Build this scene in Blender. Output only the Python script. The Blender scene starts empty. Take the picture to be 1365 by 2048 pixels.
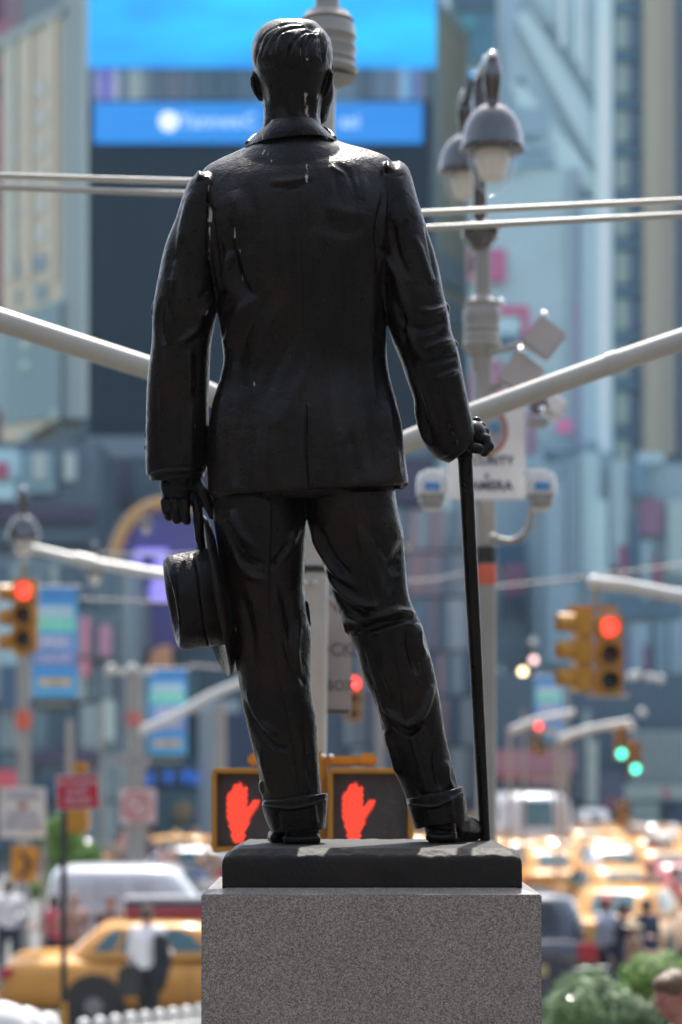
import bpy, bmesh, math, random
import numpy as np
from mathutils import Vector, Matrix, Euler, noise as mnoise

SC = bpy.context.scene
COL = SC.collection
PI = math.pi

# ------------------------------------------------------------------ camera
F = 4424.0                 # focal length in photograph pixels (1365 x 2048)
HZ = 1510.0                # horizon row of the level camera
HC = 3.9                   # eye height above the street (on the red steps)
SD = 7.0                   # distance of the statue
cam_d = bpy.data.cameras.new('camera')
cam = bpy.data.objects.new('camera', cam_d)
COL.objects.link(cam)
SC.camera = cam
cam.location = (0, 0, HC)
cam.rotation_euler = (math.radians(90), 0, 0)
cam_d.sensor_fit = 'VERTICAL'
cam_d.sensor_height = 36.0
cam_d.sensor_width = 24.0
cam_d.lens = F / 2048.0 * 36.0
cam_d.shift_y = (HZ - 1024.0) / 2048.0
cam_d.clip_start = 0.1
cam_d.clip_end = 3000
cam_d.dof.use_dof = True
cam_d.dof.focus_distance = SD - 0.12
cam_d.dof.aperture_fstop = cam_d.lens / 44.0
cam_d.dof.aperture_blades = 0
SC.render.resolution_x, SC.render.resolution_y = 682, 1024

# ------------------------------------------------------------------ light
SUN_EL, SUN_AZ = math.radians(60), math.radians(5)
world = bpy.data.worlds.new('World')
SC.world = world
world.use_nodes = True
wn = world.node_tree
for n in list(wn.nodes):
    wn.nodes.remove(n)
sky = wn.nodes.new('ShaderNodeTexSky')
sky.sky_type = 'NISHITA'
sky.sun_disc = False
sky.sun_elevation = SUN_EL
sky.sun_rotation = SUN_AZ
sky.air_density = 1.0
sky.dust_density = 2.0
sky.ozone_density = 0.6
bg = wn.nodes.new('ShaderNodeBackground')
bg.inputs['Strength'].default_value = 0.15
wo = wn.nodes.new('ShaderNodeOutputWorld')
hs = wn.nodes.new('ShaderNodeHueSaturation')     # summer haze takes most of the blue out of the sky
hs.inputs['Saturation'].default_value = 0.62
wn.links.new(sky.outputs[0], hs.inputs['Color'])
wn.links.new(hs.outputs[0], bg.inputs['Color'])
wn.links.new(bg.outputs[0], wo.inputs['Surface'])
sun_d = bpy.data.lights.new('sun', 'SUN')
sun_d.energy = 2.9
sun_d.angle = math.radians(0.53)
sun_d.color = (1.0, 0.95, 0.87)
sun = bpy.data.objects.new('sun', sun_d)
COL.objects.link(sun)
sdir = Vector((math.sin(SUN_AZ) * math.cos(SUN_EL), math.cos(SUN_AZ) * math.cos(SUN_EL), math.sin(SUN_EL)))
sun.rotation_euler = (-sdir).to_track_quat('-Z', 'Y').to_euler()
sun.location = (0, 40, 90)
SC.view_settings.view_transform = 'Standard'
SC.view_settings.look = 'None'
SC.view_settings.exposure = 1.36
SC.view_settings.gamma = 1.0
SC.view_settings.use_curve_mapping = False
SC.cycles.max_bounces = 6
SC.cycles.diffuse_bounces = 3
SC.cycles.glossy_bounces = 3
SC.cycles.transmission_bounces = 5
SC.cycles.transparent_max_bounces = 12
SC.cycles.sample_clamp_direct = 0
SC.cycles.sample_clamp_indirect = 6
SC.cycles.caustics_reflective = False
SC.cycles.caustics_refractive = False
SC.cycles.use_denoising = True
SC.cycles.volume_bounces = 0

RS = random.Random(11)
NPR = np.random.RandomState(5)

def P(u, v, Y):
    """a point of the place seen at photograph pixel (u, v) when it stands Y metres away"""
    return Vector(((u - 682.5) * Y / F, Y, HC - (v - HZ) * Y / F))

# ------------------------------------------------------------------ materials
MATS = {}
def rgb(c):
    return (c[0], c[1], c[2], 1.0)
def srgb(r, g, b):
    def f(x):
        x /= 255.0
        return x / 12.92 if x <= 0.04045 else ((x + 0.055) / 1.055) ** 2.4
    return (f(r), f(g), f(b))
def mat(name, col, rough=0.6, metal=0.0, spec=0.5, emit=None, estr=0.0, vary=0.12, scale=8.0, coat=0.0,
        bump=0.0, bscale=60.0, col2=None, trans=0.0, stretch=(1, 1, 1), alpha=1.0):
    if name in MATS:
        return MATS[name]
    m = bpy.data.materials.new(name)
    m.use_nodes = True
    nt = m.node_tree
    b = nt.nodes['Principled BSDF']
    b.inputs['Roughness'].default_value = rough
    b.inputs['Metallic'].default_value = metal
    b.inputs['Specular IOR Level'].default_value = spec
    b.inputs['Coat Weight'].default_value = coat
    b.inputs['Coat Roughness'].default_value = 0.06
    if trans:
        b.inputs['Transmission Weight'].default_value = trans
    if alpha < 1:
        b.inputs['Alpha'].default_value = alpha
    if emit:
        b.inputs['Emission Color'].default_value = rgb(emit)
        b.inputs['Emission Strength'].default_value = estr
    if vary > 0 or col2:
        tc = nt.nodes.new('ShaderNodeTexCoord')
        mp = nt.nodes.new('ShaderNodeMapping')
        mp.inputs['Scale'].default_value = stretch
        nz = nt.nodes.new('ShaderNodeTexNoise')
        nz.inputs['Scale'].default_value = scale
        nz.inputs['Detail'].default_value = 5
        nz.inputs['Roughness'].default_value = 0.6
        nt.links.new(tc.outputs['Object'], mp.inputs[0])
        nt.links.new(mp.outputs[0], nz.inputs['Vector'])
        cr = nt.nodes.new('ShaderNodeValToRGB')
        cr.color_ramp.elements[0].position = 0.3
        cr.color_ramp.elements[1].position = 0.7
        c2 = col2 if col2 else tuple(min(1, x * (1 + vary)) for x in col)
        c1 = col if col2 else tuple(x * (1 - vary) for x in col)
        cr.color_ramp.elements[0].color = rgb(c1)
        cr.color_ramp.elements[1].color = rgb(c2)
        nt.links.new(nz.outputs['Fac'], cr.inputs[0])
        nt.links.new(cr.outputs[0], b.inputs['Base Color'])
        if bump > 0:
            n2 = nt.nodes.new('ShaderNodeTexNoise')
            n2.inputs['Scale'].default_value = bscale
            n2.inputs['Detail'].default_value = 4
            nt.links.new(mp.outputs[0], n2.inputs['Vector'])
            bp = nt.nodes.new('ShaderNodeBump')
            bp.inputs['Strength'].default_value = bump
            bp.inputs['Distance'].default_value = 0.01
            nt.links.new(n2.outputs['Fac'], bp.inputs['Height'])
            nt.links.new(bp.outputs[0], b.inputs['Normal'])
    else:
        b.inputs['Base Color'].default_value = rgb(col)
    MATS[name] = m
    return m

# ------------------------------------------------------------------ mesh collector
class MB:
    def __init__(self):
        self.v = []
        self.f = []
    def add(self, vs, fs):
        o = len(self.v)
        self.v += [tuple(p) for p in vs]
        self.f += [tuple(i + o for i in f) for f in fs]
        return self
    def box(self, c, s, rot=None, taper=1.0):
        hx, hy, hz = s[0] / 2, s[1] / 2, s[2] / 2
        vs = []
        for z in (-hz, hz):
            t = taper if z > 0 else 1.0
            vs += [(-hx * t, -hy * t, z), (hx * t, -hy * t, z), (hx * t, hy * t, z), (-hx * t, hy * t, z)]
        vs = [Vector(p) for p in vs]
        if rot is not None:
            R = rot if isinstance(rot, Matrix) else Euler(rot).to_matrix()
            vs = [R @ p for p in vs]
        c = Vector(c)
        return self.add([p + c for p in vs], [(0, 3, 2, 1), (4, 5, 6, 7), (0, 1, 5, 4), (1, 2, 6, 5), (2, 3, 7, 6), (3, 0, 4, 7)])
    def rbox(self, c, s, r=0.01, rot=None):
        """box with chamfered edges"""
        bm = bmesh.new()
        bmesh.ops.create_cube(bm, size=1.0)
        for v in bm.verts:
            v.co = Vector((v.co.x * s[0], v.co.y * s[1], v.co.z * s[2]))
        bmesh.ops.bevel(bm, geom=list(bm.edges), offset=min(r, min(s) * 0.45), segments=2, affect='EDGES')
        R = None
        if rot is not None:
            R = rot if isinstance(rot, Matrix) else Euler(rot).to_matrix()
        c = Vector(c)
        bm.verts.ensure_lookup_table()
        bm.verts.index_update()
        vs = [((R @ v.co) if R else v.co) + c for v in bm.verts]
        fs = [[x.index for x in f.verts] for f in bm.faces]
        bm.free()
        return self.add(vs, fs)
    def tube(self, pts, rs, n=12, cap=True):
        pts = [Vector(p) for p in pts]
        if not hasattr(rs, '__len__'):
            rs = [rs] * len(pts)
        rings = []
        prev = None
        for i, p in enumerate(pts):
            if i == 0:
                t = pts[1] - pts[0]
            elif i == len(pts) - 1:
                t = pts[-1] - pts[-2]
            else:
                t = (pts[i + 1] - pts[i]).normalized() + (pts[i] - pts[i - 1]).normalized()
            t.normalize()
            if prev is None:
                a = Vector((0, 0, 1)) if abs(t.z) < 0.9 else Vector((1, 0, 0))
                prev = t.cross(a).normalized()
            else:
                prev = (prev - t * prev.dot(t)).normalized()
            b = t.cross(prev)
            rings.append([p + (prev * math.cos(2 * PI * k / n) + b * math.sin(2 * PI * k / n)) * rs[i] for k in range(n)])
        vs = [q for r in rings for q in r]
        fs = []
        for i in range(len(rings) - 1):
            for k in range(n):
                k2 = (k + 1) % n
                fs.append((i * n + k, i * n + k2, (i + 1) * n + k2, (i + 1) * n + k))
        if cap:
            fs.append(tuple(reversed(range(n))))
            fs.append(tuple((len(rings) - 1) * n + k for k in range(n)))
        return self.add(vs, fs)
    def lathe(self, prof, loc=(0, 0, 0), n=24, rot=None, sx=1.0, sy=1.0):
        R = rot if isinstance(rot, Matrix) else (Euler(rot).to_matrix() if rot is not None else None)
        loc = Vector(loc)
        vs = []
        for r, z in prof:
            for k in range(n):
                p = Vector((r * math.cos(2 * PI * k / n) * sx, r * math.sin(2 * PI * k / n) * sy, z))
                vs.append((R @ p if R else p) + loc)
        fs = []
        m = len(prof)
        for i in range(m - 1):
            for k in range(n):
                k2 = (k + 1) % n
                fs.append((i * n + k, i * n + k2, (i + 1) * n + k2, (i + 1) * n + k))
        fs.append(tuple(reversed(range(n))))
        fs.append(tuple((m - 1) * n + k for k in range(n)))
        return self.add(vs, fs)
    def ball(self, c, r, n=16, m=10, rot=None):
        if not hasattr(r, '__len__'):
            r = (r, r, r)
        prof = [(max(1e-4, math.sin(PI * i / m)), -math.cos(PI * i / m)) for i in range(m + 1)]
        R = rot if isinstance(rot, Matrix) else (Euler(rot).to_matrix() if rot is not None else None)
        c = Vector(c)
        vs = []
        for q, z in prof:
            for k in range(n):
                p = Vector((q * math.cos(2 * PI * k / n) * r[0], q * math.sin(2 * PI * k / n) * r[1], z * r[2]))
                vs.append((R @ p if R else p) + c)
        fs = []
        for i in range(m):
            for k in range(n):
                k2 = (k + 1) % n
                fs.append((i * n + k, i * n + k2, (i + 1) * n + k2, (i + 1) * n + k))
        fs.append(tuple(reversed(range(n))))
        fs.append(tuple(m * n + k for k in range(n)))
        return self.add(vs, fs)
    def rings(self, rings, cap=True):
        n = len(rings[0])
        vs = [q for r in rings for q in r]
        fs = []
        for i in range(len(rings) - 1):
            for k in range(n):
                k2 = (k + 1) % n
                fs.append((i * n + k, i * n + k2, (i + 1) * n + k2, (i + 1) * n + k))
        if cap:
            fs.append(tuple(reversed(range(n))))
            fs.append(tuple((len(rings) - 1) * n + k for k in range(n)))
        return self.add(vs, fs)
    def prism(self, poly, y0, y1):
        """poly of (x, z) points in the facade plane pushed from depth y0 to y1"""
        n = len(poly)
        vs = [(x, y0, z) for x, z in poly] + [(x, y1, z) for x, z in poly]
        fs = [tuple(range(n)), tuple(reversed(range(n, 2 * n)))]
        for k in range(n):
            k2 = (k + 1) % n
            fs.append((k, k + n, k2 + n, k2))
        return self.add(vs, fs)

def _sel(o, label=None, cat=None, group=None, kind=None):
    if label: o['label'] = label
    if cat: o['category'] = cat
    if group: o['group'] = group
    if kind: o['kind'] = kind
    return o

def mesh_of(name, mb, smooth=False):
    me = bpy.data.meshes.new(name)
    me.from_pydata([tuple(p) for p in mb.v], [], mb.f)
    me.validate()
    bm = bmesh.new()
    bm.from_mesh(me)
    bmesh.ops.recalc_face_normals(bm, faces=bm.faces)
    bm.to_mesh(me)
    bm.free()
    if smooth:
        me.polygons.foreach_set('use_smooth', [True] * len(me.polygons))
        if smooth != 'all':
            try:
                me.set_sharp_from_angle(angle=math.radians(40))
            except Exception:
                pass
    return me

def origin_of(parent):
    o = Vector((0, 0, 0))
    p = parent
    while p is not None:
        o = o + Vector(p.location)
        p = p.parent
    return o

def obj(name, mb, m, parent=None, smooth=False, world=True):
    """one mesh object; a child's vertices are given in world space and stored relative to its parent"""
    me = mesh_of(name, mb, smooth) if isinstance(mb, MB) else mb
    o = bpy.data.objects.new(name, me)
    COL.objects.link(o)
    if m is not None:
        me.materials.clear()
        me.materials.append(m)
    if parent is not None:
        o.parent = parent
        if world:
            d = origin_of(parent)
            me.transform(Matrix.Translation(-d))
    return o

def thing(name, label, cat, loc=(0, 0, 0), rotz=0.0, group=None):
    o = bpy.data.objects.new(name, None)
    o.empty_display_size = 0.2
    COL.objects.link(o)
    o.location = loc
    o.rotation_euler = (0, 0, rotz)
    return _sel(o, label, cat, group)

def dup(root, loc, rotz=0.0, label=None, group=None, scale=None):
    r = root.copy()
    COL.objects.link(r)
    r.location = loc
    r.rotation_euler = (0, 0, rotz)
    if scale: r.scale = scale
    if label: r['label'] = label
    if group: r['group'] = group
    for ch in list(root.children):
        c = ch.copy()
        COL.objects.link(c)
        c.parent = r
        for g in list(ch.children):
            d = g.copy()
            COL.objects.link(d)
            d.parent = c
    return r

def text_mb(s, size, loc, rot=(PI / 2, 0, 0), extrude=0.003, align='CENTER', bold=0.0, sx=1.0):
    """lettering as real raised geometry"""
    cu = bpy.data.curves.new('lettering', 'FONT')
    cu.body = s
    cu.size = size
    cu.extrude = extrude
    cu.offset = bold
    cu.align_x = align
    cu.align_y = 'CENTER'
    cu.resolution_u = 2
    o = bpy.data.objects.new('lettering', cu)
    COL.objects.link(o)
    dg = bpy.context.evaluated_depsgraph_get()
    me = bpy.data.meshes.new_from_object(o.evaluated_get(dg))
    bpy.data.objects.remove(o)
    R = Euler(rot).to_matrix()
    loc = Vector(loc)
    mb = MB()
    mb.add([R @ Vector((v.co.x * sx, v.co.y, v.co.z)) + loc for v in me.vertices], [tuple(p.vertices) for p in me.polygons])
    bpy.data.meshes.remove(me)
    bpy.data.curves.remove(cu)
    return mb
# ------------------------------------------------------------------ the street and the buildings round the square
KR, KG, KB = 0.63, 0.54, 0.59
def sh(r, g, b, k=1.0):
    c = srgb(r, g, b)
    y_ = .3 * c[0] + .5 * c[1] + .2 * c[2]
    c = tuple(x * .78 + y_ * .22 for x in c)
    c = (max(c[0] - .008, .5 * c[0]), max(c[1] - .016, .5 * c[1]), max(c[2] - .022, .5 * c[2]))
    return (min(.8, c[0] / KR * k), min(.8, c[1] / KG * k), min(.8, c[2] / KB * k))
def M(name, r, g, b, rough=0.7, k=1.0, **kw):
    if k == 1.0:
        k = 1.32 if name.split('_')[0] in ('pane', 'sq', 'cp', 'sg', 'lband0', 'store', 'teal', 'centre', 'left', 'podium', 'bay') else 1.0
    return mat(name, sh(r, g, b, k), rough=rough, **kw)

ASPH = mat('asphalt', (0.11, 0.108, 0.105), rough=0.85, vary=0.25, scale=1.5, bump=0.3, bscale=40)
PAVE = mat('paving', (0.30, 0.29, 0.27), rough=0.8, vary=0.15, scale=2, bump=0.2)
LINE = mat('road_paint', (0.75, 0.75, 0.72), rough=0.6)
def structure(name, mb, m, parent=None):
    o = obj(name, mb, m, parent)
    if parent is None:
        o['kind'] = 'structure'
    return o
g = MB(); g.box((0, 400, -0.25), (1600, 1400, 0.5)); structure('ground', g, ASPH)
g = MB(); g.rbox((0, 8, 0.075), (16, 30, 0.15), 0.02); structure('plaza_pavement', g, mat('dark_plaza_stone', (.09, .085, .08), rough=.8, vary=.2, scale=2))
g = MB(); g.rbox((-24, 90, 0.075), (20, 120, 0.15), 0.02); structure('left_pavement', g, PAVE)
g = MB(); g.rbox((25, 90, 0.075), (20, 150, 0.15), 0.02); structure('right_pavement', g, PAVE)
for k in range(14):
    for x in (6.9, 10.2):
        g = MB(); g.box((x, 42 + k * 6, 0.004), (0.15, 3, 0.004))
        structure('lane_marking', g, LINE)
for k in range(10):
    g = MB(); g.box((-13 + k * 1.2, 27.5, 0.004), (0.5, 3.2, 0.004)); structure('crosswalk_bar', g, LINE)

RC = [0]
def rect(u0, u1, v0, v1, Y, dep, name, m, parent, bev=0.0):
    """a panel of the facade seen over a pixel range, standing at Y and dep thick (away from us)"""
    RC[0] += 1
    Y = Y - (RC[0] % 23) * .009          # no two panels share a plane
    a = P(u0, v0, Y); c = P(u1, v1, Y)
    mb = MB()
    cen = ((a.x + c.x) / 2, Y + dep / 2, (a.z + c.z) / 2)
    s = (abs(c.x - a.x), dep, abs(a.z - c.z))
    if bev: mb.rbox(cen, s, bev)
    else: mb.box(cen, s)
    return obj(name, mb, m, parent)
def tower(name, label, cat, u0, u1, Y, dep, ztop, m, group=None):
    a = P(u0, 0, Y); c = P(u1, 0, Y)
    t = thing(name, label, cat, ((a.x + c.x) / 2, Y + dep / 2, 0), 0, group)
    mb = MB(); mb.box(((a.x + c.x) / 2, Y + dep / 2, ztop / 2), (c.x - a.x, dep, ztop))
    obj('wall', mb, m, t)
    return t

GLASS = mat('dark_glass', (0.02, 0.035, 0.045), rough=0.08, spec=0.8, vary=0.3, scale=0.6)
# --- the narrow tower with the screens
DARK = M('dark_teal_panel', 30, 56, 76, rough=.9, k=.6, spec=.15, vary=.05, scale=.3)
tw = thing('billboard_tower', 'tall narrow tower with two bright blue screens above a dark blank front', 'tower', (0, 112, 0))
mb = MB(); a = P(172, 0, 105.6); c = P(872, 0, 105.6)
mb.box(((a.x + c.x) / 2, 109, 24), (c.x - a.x, 6.8, 48)); obj('front_wall', mb, M('tower_grey', 92, 112, 130), tw)
rect(178, 862, 205, 872, 105.3, .28, 'dark_panel', DARK, tw)
def screen_mat(name, c1, c2, st, scale=0.12):
    m = bpy.data.materials.new(name); m.use_nodes = True
    nt = m.node_tree; b = nt.nodes['Principled BSDF']
    tc = nt.nodes.new('ShaderNodeTexCoord'); mp = nt.nodes.new('ShaderNodeMapping'); mp.inputs['Scale'].default_value = (0.5, 0.5, 1.6)
    nz = nt.nodes.new('ShaderNodeTexNoise'); nz.inputs['Scale'].default_value = scale; nz.inputs['Detail'].default_value = 3
    nt.links.new(tc.outputs['Object'], mp.inputs[0]); nt.links.new(mp.outputs[0], nz.inputs['Vector'])
    cr = nt.nodes.new('ShaderNodeValToRGB'); cr.color_ramp.elements[0].position = .35; cr.color_ramp.elements[1].position = .68
    cr.color_ramp.elements[0].color = rgb(c1); cr.color_ramp.elements[1].color = rgb(c2)
    nt.links.new(nz.outputs['Fac'], cr.inputs[0]); nt.links.new(cr.outputs[0], b.inputs['Emission Color'])
    b.inputs['Emission Strength'].default_value = st; b.inputs['Base Color'].default_value = (0.01, 0.02, 0.03, 1); b.inputs['Roughness'].default_value = .5
    return m
SCR1 = screen_mat('screen_blue_top', srgb(0, 140, 240), srgb(0, 200, 255), .46, 0.25)
SCR2 = screen_mat('screen_blue_low', srgb(0, 128, 222), srgb(0, 138, 230), .42)
rect(177, 873, -560, 131, 105.0, .5, 'video_screen', SCR1, tw)
s2 = rect(188, 846, 205, 283, 104.9, .35, 'message_screen', SCR2, tw)
WHT = mat('screen_white', (.3, .3, .3), emit=srgb(205, 222, 246), estr=.5, vary=0)
WHT2 = mat('screen_pale', (.3, .3, .3), emit=srgb(128, 176, 240), estr=.5, vary=0)
e = MB(); cc = P(338, 243, 104.85)
for k in range(10):
    an = 2 * PI * k / 10
    e.ball((cc.x + math.cos(an) * .32, 104.84, cc.z + math.sin(an) * .32), (.17, .03, .17), 12, 6)
e.ball((cc.x, 104.83, cc.z), (.3, .03, .3), 16, 8)
obj('emblem', e, WHT, s2)
for s_, u_ in (('Yannwe', 421), ('C', 500), ('asi', 700)):
    q = P(u_, 243, 104.86)
    obj('lettering', text_mb(s_, .92, q, extrude=.02, bold=.02), WHT2, s2)
# striped windows between the screens
bandc = [(180, 190, (70, 80, 130)), (190, 206, (130, 120, 170)), (206, 222, (95, 75, 175)), (222, 240, (150, 140, 165)), (240, 256, (85, 105, 125)), (258, 282, (140, 145, 140)), (284, 300, (100, 118, 126)),
         (302, 330, (70, 88, 105)), (332, 362, (84, 92, 108)), (364, 390, (74, 92, 112)), (392, 430, (52, 82, 100)), (432, 470, (48, 78, 98)), (472, 505, (58, 88, 108)),
         (720, 745, (58, 82, 102)), (747, 785, (78, 102, 125)), (787, 798, (120, 112, 140)), (800, 820, (110, 160, 195)), (822, 836, (85, 115, 180)), (838, 848, (110, 115, 150)), (850, 864, (75, 92, 104))]
for (u0, u1, c_) in bandc:
    rect(u0, u1, 136, 200, 105.38, .2, 'window_strip', M('strip_%d_%d_%d' % c_, *c_, rough=.5), tw)
for k in range(16):
    rect(178 + k * 43, 180.5 + k * 43, 290, 866, 105.24, .05, 'panel_joint', DARK, tw)
# flanks that widen away from us
def flank(us, v0s, Ys, vb, m, name='side_wall'):
    (ua, ub) = us; (Ya, Yb) = Ys
    A0 = P(ua, v0s[0], Ya); B0 = P(ub, v0s[1], Yb); A1 = P(ua, vb[0], Ya); B1 = P(ub, vb[1], Yb)
    mb = MB(); dn = Vector((0, 3.0, 0))
    vs = [A0, B0, B1, A1, A0 + dn, B0 + dn, B1 + dn, A1 + dn]
    mb.add(vs, [(0, 1, 2, 3), (7, 6, 5, 4), (0, 4, 5, 1), (1, 5, 6, 2), (2, 6, 7, 3), (3, 7, 4, 0)])
    return obj(name, mb, m, tw)
TAN = M('tan_stone', 162, 142, 124); TANL = M('tan_light', 168, 147, 130); PALE = M('pale_blue_stone', 116, 122, 128); PALER = M('pale_edge', 140, 146, 146)
flank((176, 124), (-400, -385), (105.4, 107), (838, 835), PALE, 'corner_pier')
flank((176, 160), (-400, -392), (105.3, 106), (832, 836), PALER, 'corner_trim')
flank((124, 4), (22, 92), (107, 112), (830, 905), TAN)
flank((126, -10), (8, 76), (106.6, 112.2), (28, 100), M('cornice_grey', 118, 124, 128), 'cornice')
for (ua, ub, c_) in ((112, 98, TANL), (62, 44, TANL), (30, 12, M('tan_grey', 150, 144, 136))):
    fa = (124 - ua) / 120; fb = (124 - ub) / 120
    flank((ua, ub), (30 + 60 * fa, 30 + 60 * fb), (106.7 + 5 * fa, 106.7 + 5 * fb), (560, 560), c_, 'pilaster')
for k in range(12):
    v0 = 150 + k * 58
    for (ua, ub) in ((94, 68), (40, 32)):
        fa = (124 - ua) / 120; fb = (124 - ub) / 120
        q = M('side_window', 144, 134, 130, rough=.4) if k < 6 else M('side_window_low', 74, 98, 112, rough=.4)
        flank((ua, ub), (v0 + 30 * fa, v0 + 30 * fb), (106.8 + 5 * fa, 106.8 + 5 * fb), (v0 + 34 + 30 * fa, v0 + 34 + 30 * fb), q, 'window')
flank((122, 6), (600, 640), (106.7, 111.7), (832, 850), M('side_low_grey', 92, 114, 124), 'lower_wall')
for (u_, v_) in ((52, 690), (52, 730), (110, 830), (50, 868)):
    fa = (124 - u_) / 120
    flank((u_ + 9, u_ - 9), (v_ - 10, v_ - 10), (106.4 + 5 * fa, 106.4 + 5 * fa), (v_ + 10, v_ + 10), M('pale_lamp', 158, 165, 160), 'lamp_box')
for (a_, b_, w_, c_) in ((846, 925, 20, (52, 72, 88)), (872, 962, 14, (66, 86, 104)), (896, 1000, 22, (44, 66, 84))):
    flank((182, -6), (a_, b_), (105.2, 111.5), (a_ + w_, b_ + w_), M('ledge_%d' % a_, *c_), 'ledge')
# right flank
flank((872, 936), (6, 90), (105.4, 109), (900, 900), M('tan_right', 146, 124, 106))
flank((870, 940), (-14, 70), (105, 109.2), (6, 92), M('cornice_right', 126, 128, 126), 'cornice')
flank((869, 882), (140, 150), (105.2, 105.6), (900, 900), PALE, 'corner_pier')
for k, (v0, v1, c_) in enumerate(((500, 560, (98, 110, 126)), (590, 640, (84, 102, 120)), (660, 720, (66, 92, 112)), (730, 800, (60, 84, 104)))):
    flank((884, 936), (v0, v0 + 34), (105.1, 108.6), (v1, v1 + 30), M('rstripe%d' % k, *c_), 'slanted_sign')
# podium of the tower
rect(176, 862, 873, 915, 105.1, .6, 'stone_band', M('podium_band', 84, 94, 110), tw)
rect(172, 868, 916, 1010, 105.2, 1, 'sign_band', M('podium_dark', 48, 58, 80), tw)
for k in range(9):
    rect(190 + k * 76, 250 + k * 76, 925, 1000, 105.0, .2, 'sign_panel', M('podium_p%d' % (k % 3), *((56, 54, 80), (44, 66, 84), (66, 58, 84))[k % 3]), tw)

# --- low, deep blue-grey facades of the left side with purple bands
L1 = tower('theatre_block', 'dark blue-grey block low at the left with slanting purple bands', 'building', -120, 200, 96, 8, 17.5, M('left_block', 64, 78, 96))
rect(20, 110, 905, 985, 95.6, .3, 'glass_bay', M('bay_teal', 86, 112, 128, rough=.3), L1)
for (u0, u1) in ((68, 92), (128, 152)):
    rect(u0, u1, 905, 960, 95.4, .15, 'lit_window', M('pale_window', 150, 154, 156), L1)
rect(-20, 40, 898, 960, 95.2, .3, 'round_sign', M('pale_blue_sign', 142, 168, 184), L1, .2)
rect(-10, 16, 925, 955, 95.0, .1, 'red_patch', M('magenta_patch', 158, 52, 90), L1)
rect(-20, 30, 965, 1000, 95.2, .3, 'pale_sign', M('pale_blue_sign', 142, 168, 184), L1)
for k in range(4):
    rect(-40, 195, 1012 + k * 46, 1040 + k * 46, 95.5, .3, 'sign_band', M('lband%d' % k, *((54, 52, 76), (58, 78, 94), (70, 78, 92), (52, 68, 84))[k]), L1)
L0 = tower('left_edge_building', 'sliver of a rose red and dark building at the left edge', 'building', -160, 12, 118, 6, 48, M('rose_dark', 96, 62, 84))
rect(-40, 12, 40, 150, 117.6, .3, 'rose_panel', M('rose_panel', 140, 66, 96), L0)
rect(-40, 8, 200, 380, 117.6, .3, 'rose_panel', M('rose_panel', 140, 66, 96), L0)
rect(-40, 10, 420, 600, 117.6, .3, 'rose_panel', M('rose_panel2', 128, 58, 80), L0)
rect(-40, 14, 620, 820, 117.6, .3, 'grey_panel', M('grey_blue_panel', 120, 146, 164), L0)
B0 = tower('back_block', 'hazy grey block standing behind the screen tower', 'building', -60, 260, 132, 8, 60, M('back_grey', 96, 106, 116))

# --- left middle ground: shop fronts below the purple sign
L2 = tower('left_storefront', 'blue-grey storefront building with glass bays at the lower left', 'building', -140, 250, 78, 9, 10.8, M('store_grey', 84, 98, 112))
cols = [(58, 84, 104), (96, 112, 124), (50, 74, 96), (112, 122, 130), (70, 92, 108), (44, 72, 92), (120, 128, 132), (62, 70, 92)]
r_ = random.Random(4)
for row, (v0, v1) in enumerate(((1130, 1215), (1222, 1318), (1326, 1400), (1408, 1500), (1506, 1600), (1606, 1700))):
    u = -60
    while u < 236:
        w = r_.choice((14, 20, 26, 34, 42))
        c_ = cols[r_.randrange(len(cols))]
        rect(u, min(u + w, 246), v0, v1, 77.6, .3, 'shop_pane', M('pane_%d_%d_%d' % c_, *c_, rough=.35), L2)
        u += w + 4
for (u0, u1, v0, v1, c_) in ((-10, 22, 1170, 1330, (120, 142, 158)), (0, 50, 1330, 1420, (46, 72, 98)), (-10, 60, 1290, 1330, (110, 134, 150)), (160, 180, 1235, 1310, (150, 92, 120)),
                             (162, 178, 1318, 1352, (168, 90, 110)), (198, 222, 1250, 1312, (140, 96, 124)), (205, 228, 1400, 1480, (136, 146, 150)), (60, 200, 1500, 1526, (58, 58, 82)),
                             (-20, 36, 1540, 1575, (178, 58, 76)), (70, 110, 1560, 1600, (30, 64, 92))):
    rect(u0, u1, v0, v1, 77.2, .25, 'shop_sign', M('sg_%d_%d_%d' % c_, *c_), L2)

# --- purple billboard with orange ring and orange shapes
L3 = tower('purple_sign_building', 'dark teal building carrying a purple round sign with an orange ring', 'building', 236, 520, 86, 8, 13.2, M('teal_dark', 40, 66, 84))
q = MB(); cq = P(330, 1150, 85.6)
q.lathe([(.01, -.15), (2.35, -.15), (2.35, .15), (.01, .15)], cq, 48, rot=(PI / 2, 0, 0), sy=1.25)
obj('purple_disc', q, M('purple_disc', 66, 62, 128), L3)
q = MB()
for k in range(28):
    a0 = math.radians(20 + k * 9.2)
    pass
ringp = [(cq.x + 2.0 * math.cos(math.radians(a)), 85.35, cq.z + 2.75 * math.sin(math.radians(a))) for a in range(60, 236, 6)]
q.tube(ringp, [.26] * len(ringp), 10)
obj('orange_ring', q, M('orange_ring', 170, 116, 62), L3)
LAV = mat('lavender_light', (.3, .25, .5), emit=srgb(120, 112, 214), estr=.5, vary=.2)
for (u0, u1, v0, v1) in ((272, 336, 1098, 1112), (310, 336, 1112, 1140), (268, 282, 1112, 1130), (300, 340, 1168, 1204), (306, 340, 1150, 1168)):
    rect(u0, u1, v0, v1, 85.2, .12, 'lavender_letter', LAV, L3)
ORG = M('orange_shape', 214, 128, 92)
def poly(name, pts, Y, dep, m, parent):
    mb = MB(); pp = [P(u_, v_, Y) for u_, v_ in pts]
    mb.prism([(p.x, p.z) for p in pp], Y, Y + dep)
    return obj(name, mb, m, parent)
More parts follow.
